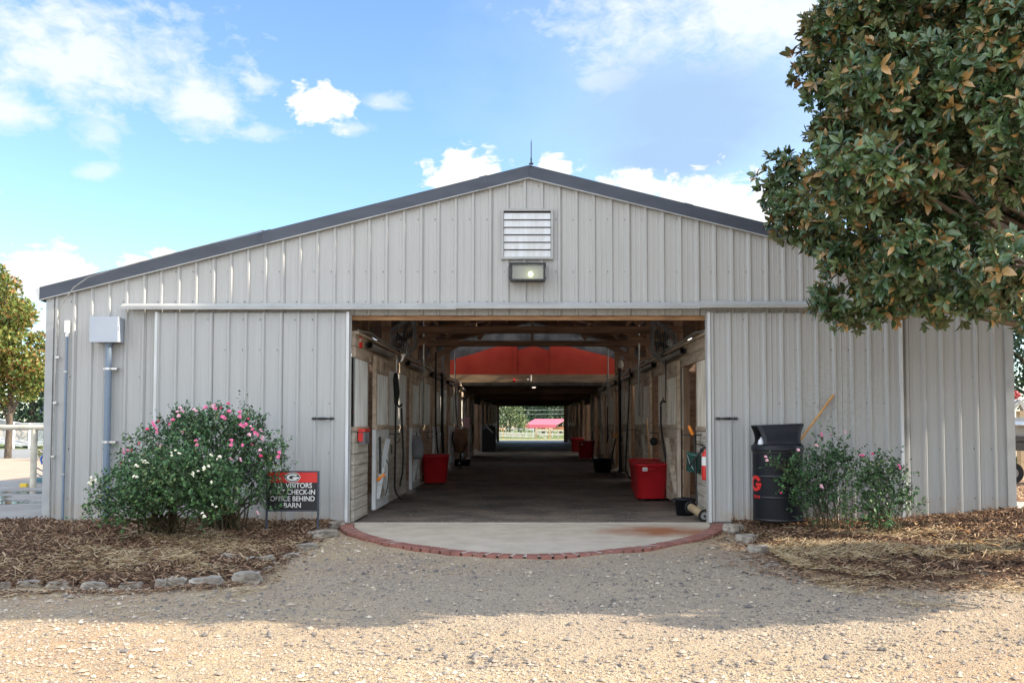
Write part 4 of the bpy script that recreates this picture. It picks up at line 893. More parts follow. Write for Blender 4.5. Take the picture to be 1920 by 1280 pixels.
p_, nr, ix = blobs_shell(blobs, 48000, .6); p_, nr, ix = drop_inside(p_, nr, ix, blobs, .55)
n_in = 5200; d_in = rdir(n_in)*(rng.uniform(0, 1, n_in)**.5)[:, None]; p_in = np.array((TX, 8.9, 5.5))+d_in*np.array((2.7, 1.9, 2.5)); p_in[:n_in//3] = np.array([P(a_, b_, Y_+.7) for a_, b_, Y_ in zip(rng.uniform(1620, 1920, n_in//3), rng.uniform(-20, 560, n_in//3), rng.uniform(7.6, 9.2, n_in//3))])
outw = unit(p_-np.array((TX, 9.0, 5.6))); kp = (nr*outw).sum(1) > -.25; kp &= ~((p_[:, 1] > 10.0) & (rng.uniform(size=len(p_)) < .4)); p_, nr, ix = p_[kp], nr[kp], ix[kp]
p_ = np.concatenate((p_, p_in)); nr = np.concatenate((nr, unit(d_in+rng.normal(0, .3, d_in.shape)+np.array((0, -.4, 0))))); ix = np.concatenate((ix, np.zeros(n_in, int)))
# thin the side that faces away from view and sun a little
ax_ = unit(nr*1.0+np.array([-.0, -.15, .16])+rng.normal(0, .35, p_.shape)); bid = rng.uniform(0, 1, 400)[ix]
rn = .12+.55*rng.beta(2, 2, len(p_)); brown = rng.uniform(size=len(p_)) < (.14+.34*bid)
A_ = rosettes(p_, ax_, 8, (.07, .118), .42, (.5, 1.4), rn)
bl_ = np.tile(brown, 8) & (rng.uniform(size=len(A_[5])) < .32); A_[5] = np.where(bl_, rng.uniform(.86, 1, len(A_[5])), np.clip(A_[5], 0, .8))
v_, f_, r_ = leaves(A_[0], A_[1], A_[2], A_[3], A_[4], A_[5].clip(0, 1))
mesh_np('crown', v_-np.array((TX, TY, 0)), f_, 'magnolia_leaf', parent=mg, rnd=r_)
m = MB(); m.tube([(TX, TY, -.1), (TX+.03, TY, 1), (TX-.05, TY+.05, 2.2), (TX, TY, 4), (TX+.1, TY, 6), (TX, TY, 8.6)], [.26, .2, .18, .15, .11, .03], 14); m.build('trunk', 'magnolia_bark', mg)
m = MB()
for j, b_ in enumerate(blobs):
    if j % 3 == 1: continue
    c_ = Vector(b_[:3]); z0_ = max(1.9, c_.z-1.3-.4*rr.random()); a_ = Vector((TX, TY, z0_)); mid_ = a_.lerp(c_, .5)+Vector((rr.uniform(-.2, .2), rr.uniform(-.2, .2), rr.uniform(.0, .35)))
    m.tube([a_, a_.lerp(mid_, .5)+Vector((0, 0, .05)), mid_, mid_.lerp(c_, .6), c_], [.06, .045, .034, .024, .01], 7)
    for k in range(3):
        e_ = c_+Vector((rr.gauss(0, 1), rr.gauss(0, 1), rr.gauss(0, .8))).normalized()*b_[3]*.85; s0 = mid_.lerp(c_, rr.uniform(.4, 1)); m.tube([s0, s0.lerp(e_, .5)+Vector((0, 0, .04)), e_], [.014, .01, .005], 5)
m.build('limb', 'magnolia_bark', mg)
# ---- roses
leafmat('rose_leaf', [(0, (.026, .08, .03)), (.4, (.065, .165, .058)), (.72, (.14, .25, .08)), (.9, (.25, .25, .09)), (1, (.40, .27, .09))], back=(.07, .11, .06), rough=.42, trans=.15)
fl_proto = {}
def flower_mesh(kind, seed):
    key = (kind, seed)
    if key in fl_proto: return fl_proto[key]
    r0 = np.random.default_rng(seed); P0, D0, N0, L0, W0 = [], [], [], [], []
    nfl = 3 if kind != 'deep' else 1
    for f__ in range(nfl):
        c_ = r0.normal(0, .013, 3) if f__ else np.zeros(3); up_ = unit(np.array([r0.normal(0, .4), -.7, .8+r0.normal(0, .3)])); ref = np.array([1., 0, 0]); u = unit(np.cross(up_, ref)); v = np.cross(up_, u)
        for k in range(9):
            t = k*2.399; til = .5+.9*(k/9); d_ = (np.cos(t)*u+np.sin(t)*v)*np.sin(til)+up_*np.cos(til); P0.append(c_); D0.append(d_); N0.append(up_); L0.append(.020+.010*k/9); W0.append(.024)
    v_, f_, r_ = leaves(*[np.array(a_) for a_ in (P0, D0, N0)], np.array(L0), np.array(W0), np.zeros(len(L0)), True)
    o_ = mesh_np('flower', v_, f_, {'pink': 'pink_petal', 'deep': 'deep_petal', 'pale': 'pale_petal', 'white': 'white_petal'}[kind]); me = o_.data; bpy.data.objects.remove(o_); fl_proto[key] = me; return me
def bush(name, base, bl, K, label, flowers, stems, leafL=(.028, .052), hue=(2, 2.2), sparse=False, seed=1, base_r=.25):
    rr = random.Random(seed); bx, by, bz_ = base; e = empty(name, base, label, 'rose bush', 'rose bushes in the mulch beds')
    B = [(*P(a_, b_, Y_), rx/F*Y_, rx/F*Y_*.8, ry/F*Y_) for a_, b_, Y_, rx, ry in bl]
    # canes first; leaves grow along sprigs at their ends
    m = MB(); tips = []
    for s_ in range(stems):
        b_ = B[rr.randrange(len(B))]; t_ = Vector(b_[:3])+Vector((rr.uniform(-1, 1)*b_[3], rr.uniform(-1, 1)*b_[4], rr.uniform(-.3, .9)*b_[5])); a0 = Vector((bx+rr.uniform(-1, 1)*base_r, by+rr.uniform(-.6, .6)*base_r, bz_-.05))
        mid_ = a0.lerp(t_, .5)+Vector((-(t_.x-a0.x)*.12, 0, .12*(t_.z-a0.z))); r1 = rr.uniform(.009, .018) if not sparse else rr.uniform(.004, .008)
        m.tube([a0, a0.lerp(mid_, .5)+Vector((rr.uniform(-.02, .02), 0, .03)), mid_, t_], [r1, r1*.85, r1*.6, .002], 5); tips.append((mid_, t_))
    m.build('canes', 'rose_stem', e)
    n_sp = K//7; p_, nr, ix = blobs_shell(B, n_sp, .75 if not sparse else .9)
    out = unit(nr+np.array([0, -.05, .7])+rng.normal(0, .5, nr.shape)); Ls = np.where(rng.uniform(size=n_sp) < .07, rng.uniform(.18, .30, n_sp), rng.uniform(.05, .12, n_sp))
    PP, DD, NN, LL, WW, RR = [], [], [], [], [], []
    clump = rng.uniform(-.12, .12, 60)[(ix*7+(p_[:, 0]*6).astype(int)) % 60]
    for k in range(7):
        f = (k+.5)/7; q = p_+out*(Ls*f)[:, None]; sd_ = unit(np.cross(out, rng.normal(size=out.shape)))
        d_ = unit(sd_+out*.5+rng.normal(0, .25, out.shape)); PP.append(q); DD.append(d_); NN.append(np.array([0, 0, 1.])+rng.normal(0, .45, out.shape)+0*out); l_ = rng.uniform(*leafL, n_sp); LL.append(l_); WW.append(l_*rng.uniform(.55, .75, n_sp)); RR.append((rng.beta(*hue, n_sp)*.8+clump+.05).clip(0, 1))
    v_, f_, r_ = leaves(*[np.concatenate(a_) for a_ in (PP, DD, NN, LL, WW, RR)], False); mesh_np('foliage', v_-np.array(base), f_, 'rose_leaf', parent=e, rnd=r_)
    for i, (a_, b_, kd, Y_) in enumerate(flowers):
        me = flower_mesh(kd, i % 5+1); o_ = bpy.data.objects.new('flower', me); COL.objects.link(o_); o_.parent = e; q = P(a_, b_, Y_); o_.location = Vector(q)-Vector(base); s_ = rr.uniform(.6, 1.05)*(.8 if kd == 'white' or sparse else 1); o_.scale = (s_, s_, s_); o_.rotation_euler = (rr.uniform(-.4, .4), rr.uniform(-.5, .5), rr.uniform(-.6, .6))
    return e
Y1 = 10.75
pinks = [(276, 805, 'deep'), (288, 797, 'pink'), (294, 809, 'pink'), (298, 790, 'deep'), (318, 795, 'deep'), (325, 789, 'pink'), (341, 771, 'pale'), (335, 779, 'pale'), (364, 768, 'pale'), (382, 767, 'deep'), (387, 765, 'pink'), (398, 763, 'pale'), (404, 766, 'pink'), (415, 765, 'deep'), (428, 757, 'deep'), (429, 773, 'pink'), (420, 783, 'pink'), (449, 780, 'pink'), (466, 785, 'deep'), (463, 797, 'pink'), (470, 800, 'pale'), (455, 798, 'pink'), (478, 811, 'pink'), (488, 806, 'pale'), (484, 817, 'pink'), (466, 816, 'pale'), (490, 823, 'pale'), (433, 833, 'pink'), (472, 833, 'pink'), (455, 836, 'pink'), (488, 845, 'pale'), (489, 855, 'deep'), (369, 833, 'pink'), (298, 834, 'pale'), (262, 832, 'deep'), (240, 846, 'pink'), (247, 844, 'deep'), (232, 848, 'pink'), (271, 852, 'deep'), (227, 869, 'deep'), (304, 869, 'deep'), (451, 863, 'pale'), (522, 855, 'pink'), (482, 960, 'pale'), (214, 893, 'pink'), (343, 812, 'pale'), (434, 862, 'pale')]
bush('rose_bush', (*G(420, 1000)[:2], .06), [(380, 850, Y1, 95, 75), (300, 850, Y1, 65, 55), (460, 850, Y1, 60, 60), (400, 800, Y1, 80, 38), (490, 880, Y1-.1, 45, 45), (440, 910, Y1, 60, 45), (300, 910, Y1, 70, 50), (515, 850, Y1, 24, 22), (350, 800, Y1+.1, 45, 26), (245, 880, Y1, 26, 26), (470, 795, Y1, 25, 20), (500, 930, Y1-.1, 30, 26)], 15500,
     'large rounded rose bush crowned with pink blooms left of the sign', [(a_, b_, k_, Y1-.55) for a_, b_, k_ in pinks], 60, seed=3)
Y2 = 9.75
whites = [(330, 845, 'white'), (337, 850, 'white'), (322, 853, 'white'), (395, 852, 'white'), (408, 862, 'white'), (412, 858, 'white'), (275, 868, 'white'), (268, 866, 'white'), (255, 872, 'white'), (383, 880, 'white'), (372, 884, 'white'), (360, 890, 'white'), (172, 899, 'white'), (167, 905, 'white'), (180, 902, 'white'), (405, 951, 'white'), (398, 947, 'white'), (383, 968, 'white'), (252, 893, 'white'), (398, 905, 'white'), (390, 874, 'white')]
bush('rose_bush', (*G(305, 1012)[:2], .06), [(330, 900, Y2, 95, 50), (270, 915, Y2, 70, 42), (230, 955, Y2, 45, 36), (390, 920, Y2, 60, 55), (335, 870, Y2, 50, 26), (185, 915, Y2, 17, 18), (190, 960, Y2, 28, 22), (400, 940, Y2, 35, 24), (310, 922, Y2-.1, 80, 28)], 12500,
     'lower rose bush with white blooms in front of the pink one', [(a_, b_, k_, Y2-.5) for a_, b_, k_ in whites], 46, hue=(2.9, 1.7), seed=4)
Y3 = 10.9
bush('rose_bush', (*G(1560, 1000)[:2], .1), [(1560, 850, Y3, 34, 36), (1530, 880, Y3, 50, 36), (1500, 910, Y3, 40, 30), (1480, 870, Y3, 26, 20), (1550, 920, Y3, 40, 40), (1515, 950, Y3, 32, 30), (1580, 870, Y3, 24, 34), (1455, 872, Y3, 18, 14)], 3900,
     'loose dark rose bush growing against the trash can', [(a_, b_, k_, Y3-.3) for a_, b_, k_ in ((1558, 816, 'deep'), (1540, 816, 'pink'), (1585, 811, 'pale'), (1530, 834, 'pale'), (1464, 924, 'deep'), (1496, 844, 'pale'), (1540, 913, 'pale'), (1437, 862, 'pale'))], 30, sparse=True, hue=(1.8, 2.8), seed=5)
Y4 = 10.4
bush('rose_bush', (*G(1655, 1010)[:2], .12), [(1640, 880, Y4, 40, 26), (1615, 910, Y4, 34, 30), (1660, 920, Y4, 42, 40), (1690, 880, Y4, 18, 14), (1700, 930, Y4, 20, 20), (1640, 960, Y4, 40, 34), (1710, 950, Y4, 16, 16), (1590, 950, Y4, 26, 34)], 3600,
     'sparse yellowing rose bush right of the trash can bush', [(a_, b_, k_, Y4-.3) for a_, b_, k_ in ((1617, 855, 'pink'), (1636, 851, 'deep'), (1687, 876, 'pink'), (1612, 853, 'pink'))], 28, sparse=True, hue=(2.6, 1.8), seed=6)
# ---- generic trees
def tree(name, x, y, h, crown, K, label, group, mt, leafL, trunk_r=.15, cat='tree', z0=0, tr=True):
    e = empty(name, (x, y, z0), label, cat, group); B = [(x+a_, y+b_, z0+c_, r_, r_, r_*.85) for a_, b_, c_, r_ in crown]
    p_, nr, ix = blobs_shell(B, K, .7); d_ = unit(nr+rng.normal(0, .8, nr.shape)); nn = unit(rng.normal(0, .6, nr.shape)+nr+np.array([0, 0, .4])); l_ = rng.uniform(leafL*.7, leafL*1.3, K); cl = rng.uniform(-.18, .18, 97)[(ix*5+(p_[:, 2]*2.2).astype(int)+(p_[:, 0]*1.7).astype(int)) % 97]
    v_, f_, r_ = leaves(p_, d_, nn, l_, l_*.65, (rng.uniform(.1, .9, K)+cl).clip(0, 1), False); mesh_np('crown', v_-np.array((x, y, z0)), f_, mt, parent=e, rnd=r_)
    if tr:
        m = MB(); m.tube([(x, y, z0-.1), (x+.05, y, z0+h*.3), (x, y, z0+h*.85)], [trunk_r, trunk_r*.8, trunk_r*.2], 10)
        for a_, b_, c_, r_ in crown: m.tube([(x, y, z0+max(h*.2, c_*.55)), (x+a_*.5, y+b_*.5, z0+c_*.85), (x+a_, y+b_, z0+c_)], [trunk_r*.45, trunk_r*.3, .02], 6)
        m.build('trunk', 'bark', e)
    return e
leafmat('maple_leaf', [(0, (.05, .10, .02)), (.4, (.14, .2, .035)), (.68, (.26, .25, .055)), (.86, (.36, .2, .07)), (1, (.45, .2, .09))], rough=.6, trans=.3)
leafmat('dark_leaf', [(0, (.010, .028, .012)), (.6, (.025, .06, .025)), (1, (.05, .1, .035))], rough=.6, trans=.15)
leafmat('bright_leaf', [(0, (.03, .07, .02)), (.5, (.10, .15, .05)), (1, (.30, .34, .16))], rough=.5, trans=.3)
leafmat('hedge_leaf', [(0, (.02, .05, .025)), (.6, (.045, .09, .045)), (1, (.10, .15, .07))], rough=.6, trans=.2)
Yt = 34; q = P(16, 790, Yt)
rr = random.Random(8)
cr = []
for a_, b_, r_ in ((20, 540, 26), (5, 580, 36), (50, 590, 30), (75, 640, 24), (20, 640, 45), (60, 680, 34), (-25, 600, 60), (-40, 680, 60), (20, 700, 40), (72, 712, 24), (-10, 740, 34), (50, 735, 20), (10, 515, 14), (-60, 540, 40)):
    z_ = P(a_, b_, Yt); cr.append((z_.x-q.x, rr.uniform(-.6, .6), z_.z, r_/F*Yt))
tree('maple_tree', q.x, Yt, 5.5, cr, 17000, 'maple turning red and yellow behind the hitching rail', None, 'maple_leaf', .14, .13)
tree('evergreen_tree', P(60, 700, 48).x, 48, 6, [(0, 0, 2.3, 1.4), (-1.6, .4, 1.6, 1.3), (1.2, 0, 3.2, 1.2), (.3, 0, 4.2, .9), (1.8, 0, 1.2, 1.2), (-3.5, .5, 1.5, 1.3), (1.4, .3, 4.6, .7)], 5000, 'dark evergreen behind the white ramp railing', None, 'dark_leaf', .2, .2)
qx = P(1915, 700, 26).x
tree('evergreen_tree', qx+1.2, 27, 6, [(0, 0, 3.6, 1.6), (-1, .3, 2.6, 1.0), (.6, 0, 5, 1.3), (-.6, 0, 4.6, 1.1), (1.5, 0, 2.6, 1.4), (-1.3, 0, 3.8, .8)], 6000, 'dark dense evergreen past the right corner of the barn', None, 'dark_leaf', .14, .18)
# trees seen through the aisle
tree('pale_leaved_tree', P(955, 780, 76).x, 76, 3, [(0, 0, 1.6, .95), (-.6, 0, 2.4, .8), (.5, 0, 2.3, .7), (.9, 0, 1.4, .7), (-1.3, 0, 1.4, 1), (-.2, 0, 3.3, .8), (1.1, 0, .9, .5), (-1.2, 0, 3, .9)], 2600, 'sunlit pale leaved tree left in the far barn opening', None, 'bright_leaf', .16, .08)
for i, (a_, Y_, s_, lb) in enumerate(((975, 108, 1.0, 'dark tree in the woods behind the pale leaved tree'), (1020, 104, 1.1, 'dark woodland tree behind the red canopy roof'), (1050, 100, .9, 'greener woodland tree at the right of the far opening'), (1000, 125, 1.6, 'tallest woodland tree behind the far fence'))):
    tree('woodland_tree', P(a_, 780, Y_).x, Y_, 7*s_, [(0, 0, 3*s_, 2.2*s_), (-1.8*s_, 0, 2*s_, 2*s_), (1.8*s_, .3, 2.2*s_, 2*s_), (.4, 0, 5*s_, 1.8*s_), (2.6*s_, 0, 4*s_, 1.5*s_), (-2.8*s_, 0, 4.2*s_, 1.5*s_)], 3200, lb, 'woods beyond the paddock', 'hedge_leaf' if i in (1, 2) else 'dark_leaf', .3, .25)
# shade trees beyond the right edge of the photograph
for i, (x_, y_, s_) in enumerate(((13.5, 10.6, 1.0), (15.5, 7.7, 1.12))):
    tree('shade_tree', x_, y_, 9*s_, [(0, 0, 8.6*s_, 1.6*s_), (-.9, .2, 7.6*s_, 1.2*s_), (1.3, -.3, 7.6*s_, 1.4*s_), (.2, -.3, 10.0*s_, 1.2*s_), (-.4, .4, 9.7*s_, 1.2*s_), (.5, .3, 10.6*s_, 1.0), (.3, -.4, 6.7*s_, 1.0*s_), (0, .2, 9.0*s_, 1.4), (0, -.05, 11.3, 1.1)], 15000, ('tall shade tree standing right of the magnolia' if i == 0 else 'taller shade tree standing by the drive at the right'), None, 'hedge_leaf', .22, .2)
# ================================================================== PROPS
# ---- red bins
def make_bin():
    e = empty('feed_bin', (0, 0, 0)); m = MB(); k = 5
    m.lathe([(.001, .045), (.235, .045), (.245, .06), (.275, .50), (.283, .505), (.29, .60), (.302, .605), (.302, .625), (.285, .625)], 36, sq=k); m.build('body', 'red_plastic', e, True)
    m = MB(); m.lathe([(.001, .662), (.22, .66), (.27, .652), (.31, .640), (.317, .628), (.317, .615), (.305, .615)], 36, sq=k); m.build('lid', 'red_plastic', e, True)
    for s in (0, 1, 2, 3):
        a = s*math.pi/2+math.pi/2*0; c, s_ = math.cos(a-math.pi/2), math.sin(a-math.pi/2)
        if s % 2 == 0:
            m = MB(); t_ = Vector((-s_, c, 0)); o_ = Vector((c, s_, 0))
            m.tube([o_*.285+t_*-.09+Vector((0, 0, .56)), o_*.325+t_*-.08+Vector((0, 0, .55)), o_*.33+Vector((0, 0, .545)), o_*.325+t_*.08+Vector((0, 0, .55)), o_*.285+t_*.09+Vector((0, 0, .56))], .013, 8); m.build('handle', 'red_plastic', e, True)
    for (x_, y_) in ((-.15, -.15), (.15, -.15), (-.15, .15), (.15, .15)):
        m = MB(); m.tube([(x_-.012, y_, .024), (x_+.012, y_, .024)], .024, 12); m.bb((x_-.016, y_-.012, .02), (x_+.016, y_+.012, .05)); m.build('caster', 'black_rubber', e, True)
    return e
def sticker(e, x, z, y=-.292, w_=.085, h_=.06):
    m = MB(); m.bb((x, y-.003, z), (x+w_, y, z+h_)); o_ = m.build('sticker', 'white_paint', e, True); q_ = MB()
    for k in range(3): q_.bb((x+.008, y-.0045, z+.01+k*.011), (x+w_-.01, y-.0035, z+.014+k*.011))
    q_.bb((x+.004, y-.0045, z+h_+.003), (x+w_-.01, y-.003, z+h_+.014), 1)
    q_.build('print', ['sign_black', 'red_paint'], o_, True)
bin0 = make_bin()
spots = [(1222, 940, 'front red wheeled bin with a white sticker, right side of the aisle', .1, True, 1.0), (1213, 927, 'red wheeled bin half hidden behind the front one', .0, False, 1.0), (814, 909, 'red wheeled bin on the left side of the aisle', .05, False, 1.0),
         (1099, 861, 'small looking red bin far down the right side with a white sticker', 0, True, .9), (1083, 849, 'farthest dusky red bin deep in the right side of the aisle', 0, False, .9)]
allb = [bin0]+[copy_tree(bin0) for _ in spots[1:]]
for o_, (a_, b_, lb, rot, stk, s_) in zip(allb, spots):
    q = G(a_, b_, 0); o_.location = (q.x, q.y+.26, 0); o_.rotation_euler = (0, 0, rot); tag(o_, lb, 'bin', 'red bins along the aisle')
    if stk: sticker(o_, -.19, .52)
# ---- black tubs / buckets
def tub(px, py, r0, r1, h, label, matn='black_plastic', bail=True, name='tub', up=None, dz=0, tilt=None, Y=None):
    q = G(px, py, 0) if Y is None else P(px, py, Y); e = empty(name, (q.x, q.y+(r0 if Y is None else 0), q.z if Y is not None else 0), label, name)
    m = MB(); m.lathe([(.001, .012), (r0, 0), (r1, h*.93), (r1+.018, h*.93), (r1+.018, h), (r1-.006, h), (r0-.01, .02), (.001, .02)], 28); m.build('body', matn, e, True)
    for s in (-1, 1): m = MB(); m.box((s*(r1+.025), 0, h*.9), (.035, .06, .035)); m.build('ear', matn, e, True)
    if tilt: e.rotation_euler = tilt
    return e
t1 = tub(1131, 886, .205, .26, .37, 'black rubber tub on the floor halfway down the right side')
t2 = tub(1287, 967, .125, .15, .245, 'small black tub on the floor by the right door edge')
t3 = empty('bucket', (P(1300, 884, 12.9).x, 12.9, P(1300, 884, 12.9).z), 'dark green bucket hanging from a hook by the fire extinguisher', 'bucket', rz=0)
m = MB(); m.lathe([(.001, .0), (.105, 0), (.132, .23), (.145, .232), (.145, .262), (.132, .262), (.12, .25), (.1, .02), (.001, .02)], 26); m.build('body', 'green_plastic', t3, True)
m = MB(); m.tube([(-.14, -.02, .24), (-.09, -.11, .12), (-.03, -.16, .05)][::1]+[], .004, 6); m.build('bail', 'steel', t3, True)
t3.rotation_euler = (.1, .17, 0)
m = MB(); m.tube([P(1292, 874, 12.6), P(1300, 864, 12.6), P(1318, 843, 12.62), P(1320, 829, 12.7)], .015, 8); m.tube([P(1317, 832, 12.66), P(1322, 838, 12.66)], .012, 6)
tag(m.build('broom_grip', 'strap'), 'short black pole slung across the green bucket', 'pole')
t4 = empty('rubber_pan', (G(864, 873).x, G(864, 873).y+.25, 0), 'low grey rubber pan on the floor below the saddle', 'pan')
m = MB(); m.lathe([(.001, .01), (.25, 0), (.27, .17), (.285, .17), (.285, .19), (.26, .19), (.24, .02), (.001, .02)], 24, sq=6); m.build('body', 'black_plastic', t4, True)
m = MB(); m.bb((-.06, -.285, .05), (.02, -.262, .12)); m.build('label_patch', 'white_paint', t4, True)
# ---- wheeled roller by the right door edge
rl = empty('wheeled_roller', (P(1306, 965, 12.35).x, 12.4, 0), 'tan roller between two black wheels lying by the right door', 'cart')
a_, b_ = P(1296, 951, 12.75), P(1320, 966, 12.28); m = MB(); m.tube([a_, b_], .055, 18); m.build('drum', 'tan_roller', rl)
for c_, s_ in ((a_, -1), (b_, 1)):
    ax_v = (Vector(b_)-Vector(a_)).normalized(); o1 = Vector(c_)+ax_v*s_*.02
    m = MB(); pts_ = []
    u_ = ax_v.cross(Vector((0, 0, 1))).normalized(); w_ = u_.cross(ax_v)
    m.tube([o1+(u_*math.cos(t)+w_*math.sin(t))*.078 for t in np.linspace(0, 2*math.pi, 25)], .014, 8, cap=False)
    o_ = m.build('tyre', 'black_rubber', rl); m = MB()
    for t in np.linspace(0, math.pi, 6)[:-1]: m.tube([o1+(u_*math.cos(t)+w_*math.sin(t))*.07, o1-(u_*math.cos(t)+w_*math.sin(t))*.07], .004, 5)
    m.tube([o1-ax_v*.02, o1+ax_v*.02], .014, 10); m.tube([o1-ax_v*.004, o1+ax_v*.004], .052, 20, 1); m.build('rim', ['black_metal', 'trim_light'], rl)
# ---- fire extinguisher at the right door
fx = empty('fire_extinguisher', (P(1317, 900, 12.3).x+.05, 12.3, P(1317, 900, 12.3).z), 'red fire extinguisher hanging just inside the right door edge', 'fire extinguisher')
m = MB(); m.lathe([(.001, 0), (.055, .005), (.058, .03), (.058, .33), (.045, .375), (.02, .395), (.018, .42), (.001, .42)], 24); m.build('cylinder', 'red_paint', fx, True)
m = MB(); m.lathe([(.0592, .20), (.0592, .32)], 24); m.build('label_band', 'white_paint', fx, True)
m = MB(); m.bb((-.02, -.015, .42), (.02, .015, .455)); m.bar((-.01, 0, .455), (-.09, -.02, .475), .02, .008); m.bar((-.01, 0, .475), (-.085, -.02, .50), .02, .008); m.build('valve', 'black_metal', fx, True)
m = MB(); m.tube([(-.02, 0, .44), (-.07, 0, .42), (-.085, 0, .3), (-.075, 0, .15)], .010, 8); m.build('hose', 'black_rubber', fx, True)
# left side: red bell and extinguisher box
m = MB(); q = P(668, 642, 12.45); m.lathe([(.001, 0), (.07, .0), (.085, .02), (.09, .1), (.08, .15), (.05, .165), (.001, .17)], 20, c=(q.x, q.y, q.z-.08)); m.lathe([(.001, .17), (.04, .17), (.035, .21), (.001, .21)], 12, 1, c=(q.x-.01, q.y, q.z-.08)); m.bb((q.x+.05, q.y-.08, q.z), (q.x+.085, q.y-.03, q.z+.05), 2)
tag(m.build('alarm_bell', ['red_paint', 'black_metal', 'header_wood']), 'red alarm bell high up behind the left door edge', 'alarm')
q0, q1 = P(663, 832, 12.5), P(675, 805, 12.5); ex = empty('fire_box', (q0.x, 12.6, q0.z), 'red lidded wall box inside the left door edge', 'wall box')
m = MB(); m.bb((-2.36, 12.35, q0.z), (-2.28, 12.7, q1.z-.03)); m.build('case', 'grey_cloth', ex); m = MB(); m.bb((-2.365, 12.33, q1.z-.028), (-2.27, 12.72, q1.z+.01)); m.bb((-2.365, 12.328, q0.z+.04), (-2.30, 12.348, q1.z-.04)); m.build('lid', 'red_paint', ex)
m = MB(); q = P(665, 782, 12.4); m.tube([P(661, 772, 12.35), P(668, 781, 12.4), P(669, 788, 12.4), P(663, 797, 12.35)], .012, 6); m.tube([P(663, 787, 12.36), P(668, 783, 12.42)], .014, 6, 1)
tag(m.build('halter', ['red_paint', 'green_plastic']), 'small red and green halter hanging behind the left door edge', 'halter')
# ---- hanging straps, hoses and tools along the stall fronts
def line(name, pts, r, mt, label, cat, n=8, group=None):
    m = MB(); m.tube([P(*p_) for p_ in pts], r, n); return tag(m.build(name, mt), label, cat, group)
def YL(px, x=2.28): return abs(x)*F/abs(px-CX)*.9
line('cross_tie', [(744, 672, 15.0), (743, 692, 15.0), (742, 702, 15.0)], .01, 'steel', 'chain at the head of the first black cross tie, left side', 'chain')
s1 = empty('cross_tie_strap', (P(743, 940, 15).x, 15, P(743, 940, 15).z), 'thick black cross tie strap hanging nearest on the left wall', 'strap', 'straps and hoses hanging along the stalls')
m = MB(); m.tube([P(742, 700, 15), P(742, 712, 14.95), P(744, 735, 14.95), P(743, 757, 15)], [.03, .045, .05, .035], 10); m.build('sleeve', 'strap', s1)
m = MB(); m.tube([P(742, 755, 15), P(741, 850, 15), P(740, 915, 15), P(743, 925, 14.9), P(750, 934, 14.5), P(757, 935, 14.3)], .016, 8); m.build('hose', 'strap', s1)
m = MB(); m.tube([P(744, 756, 15), P(748, 762, 15), P(752, 760, 14.9), P(754, 757, 14.9)], .018, 6); m.build('hook', 'black_metal', s1)
line('hose', [(753, 765, 15.3), (754, 800, 15.3), (756, 850, 15.3), (755, 885, 15.3), (751, 903, 15.2), (750, 910, 15.1)], .015, 'strap', 'thin black hose hanging beside the first strap, left side', 'hose', group='straps and hoses hanging along the stalls')
for (pts, r, mt, lb, side) in (
    ([(817, 660, 20.5), (817, 800, 20.6), (821, 850, 20.3)], .02, 'strap', 'black pole leaning between the second and third left doors', 0),
    ([(829, 700, 22.5), (829, 800, 22.5), (831, 853, 22.2)], .035, 'strap', 'thick black strap left of the saddle, left side', 0),
    ([(853, 720, 26), (855, 770, 26), (858, 800, 26)], .014, 'strap', 'cord hanging just above the brown saddle', 0),
    ([(1181, 690, 21.3), (1179, 760, 21.3), (1175, 830, 21), (1173, 880, 20.6), (1180, 896, 20.2), (1186, 898, 20)], .018, 'strap', 'long black hose curling to the floor behind the red bins', 1),
    ([(1162, 690, 24.0), (1162, 800, 24.0), (1163, 884, 23.6)], .04, 'strap', 'wide black strap reaching the floor right of the rubber tub', 1),
    ([(1139, 700, 28), (1139, 790, 28), (1139, 830, 28)], .02, 'strap', 'black cord above the rubber tub, right side', 1),
    ([(1150, 760, 26), (1153, 740, 26), (1156, 700, 26)], .012, 'strap', 'slanting thin cord right of the rubber tub', 1)):
    line('strap', pts, r, mt, lb, 'strap', group='straps and hoses hanging along the stalls')
hs = empty('hose', (P(1240, 870, 15.9).x, 15.9, P(1240, 870, 15.9).z), 'black hose on a wall tap above the front red bin', 'hose', 'straps and hoses hanging along the stalls')
m = MB(); m.tube([P(1239, 760, 15.9), P(1239, 790, 15.9), P(1242, 820, 15.9), P(1246, 845, 15.9), P(1250, 872, 15.8)], .017, 8); m.build('hose_line', 'strap', hs); m = MB(); m.tube([P(1238, 759, 15.9), P(1241, 752, 15.9), P(1249, 753, 15.95)], .02, 8); m.tube([P(1244, 753, 15.9), P(1243, 745, 15.9)], .012, 6); m.build('tap', 'black_metal', hs)
line('chain_strap', [(1249, 664, 15.5), (1249, 700, 15.5), (1249, 752, 15.6)], .016, 'strap', 'dark strap above the wall tap on the right', 'strap', group='straps and hoses hanging along the stalls')
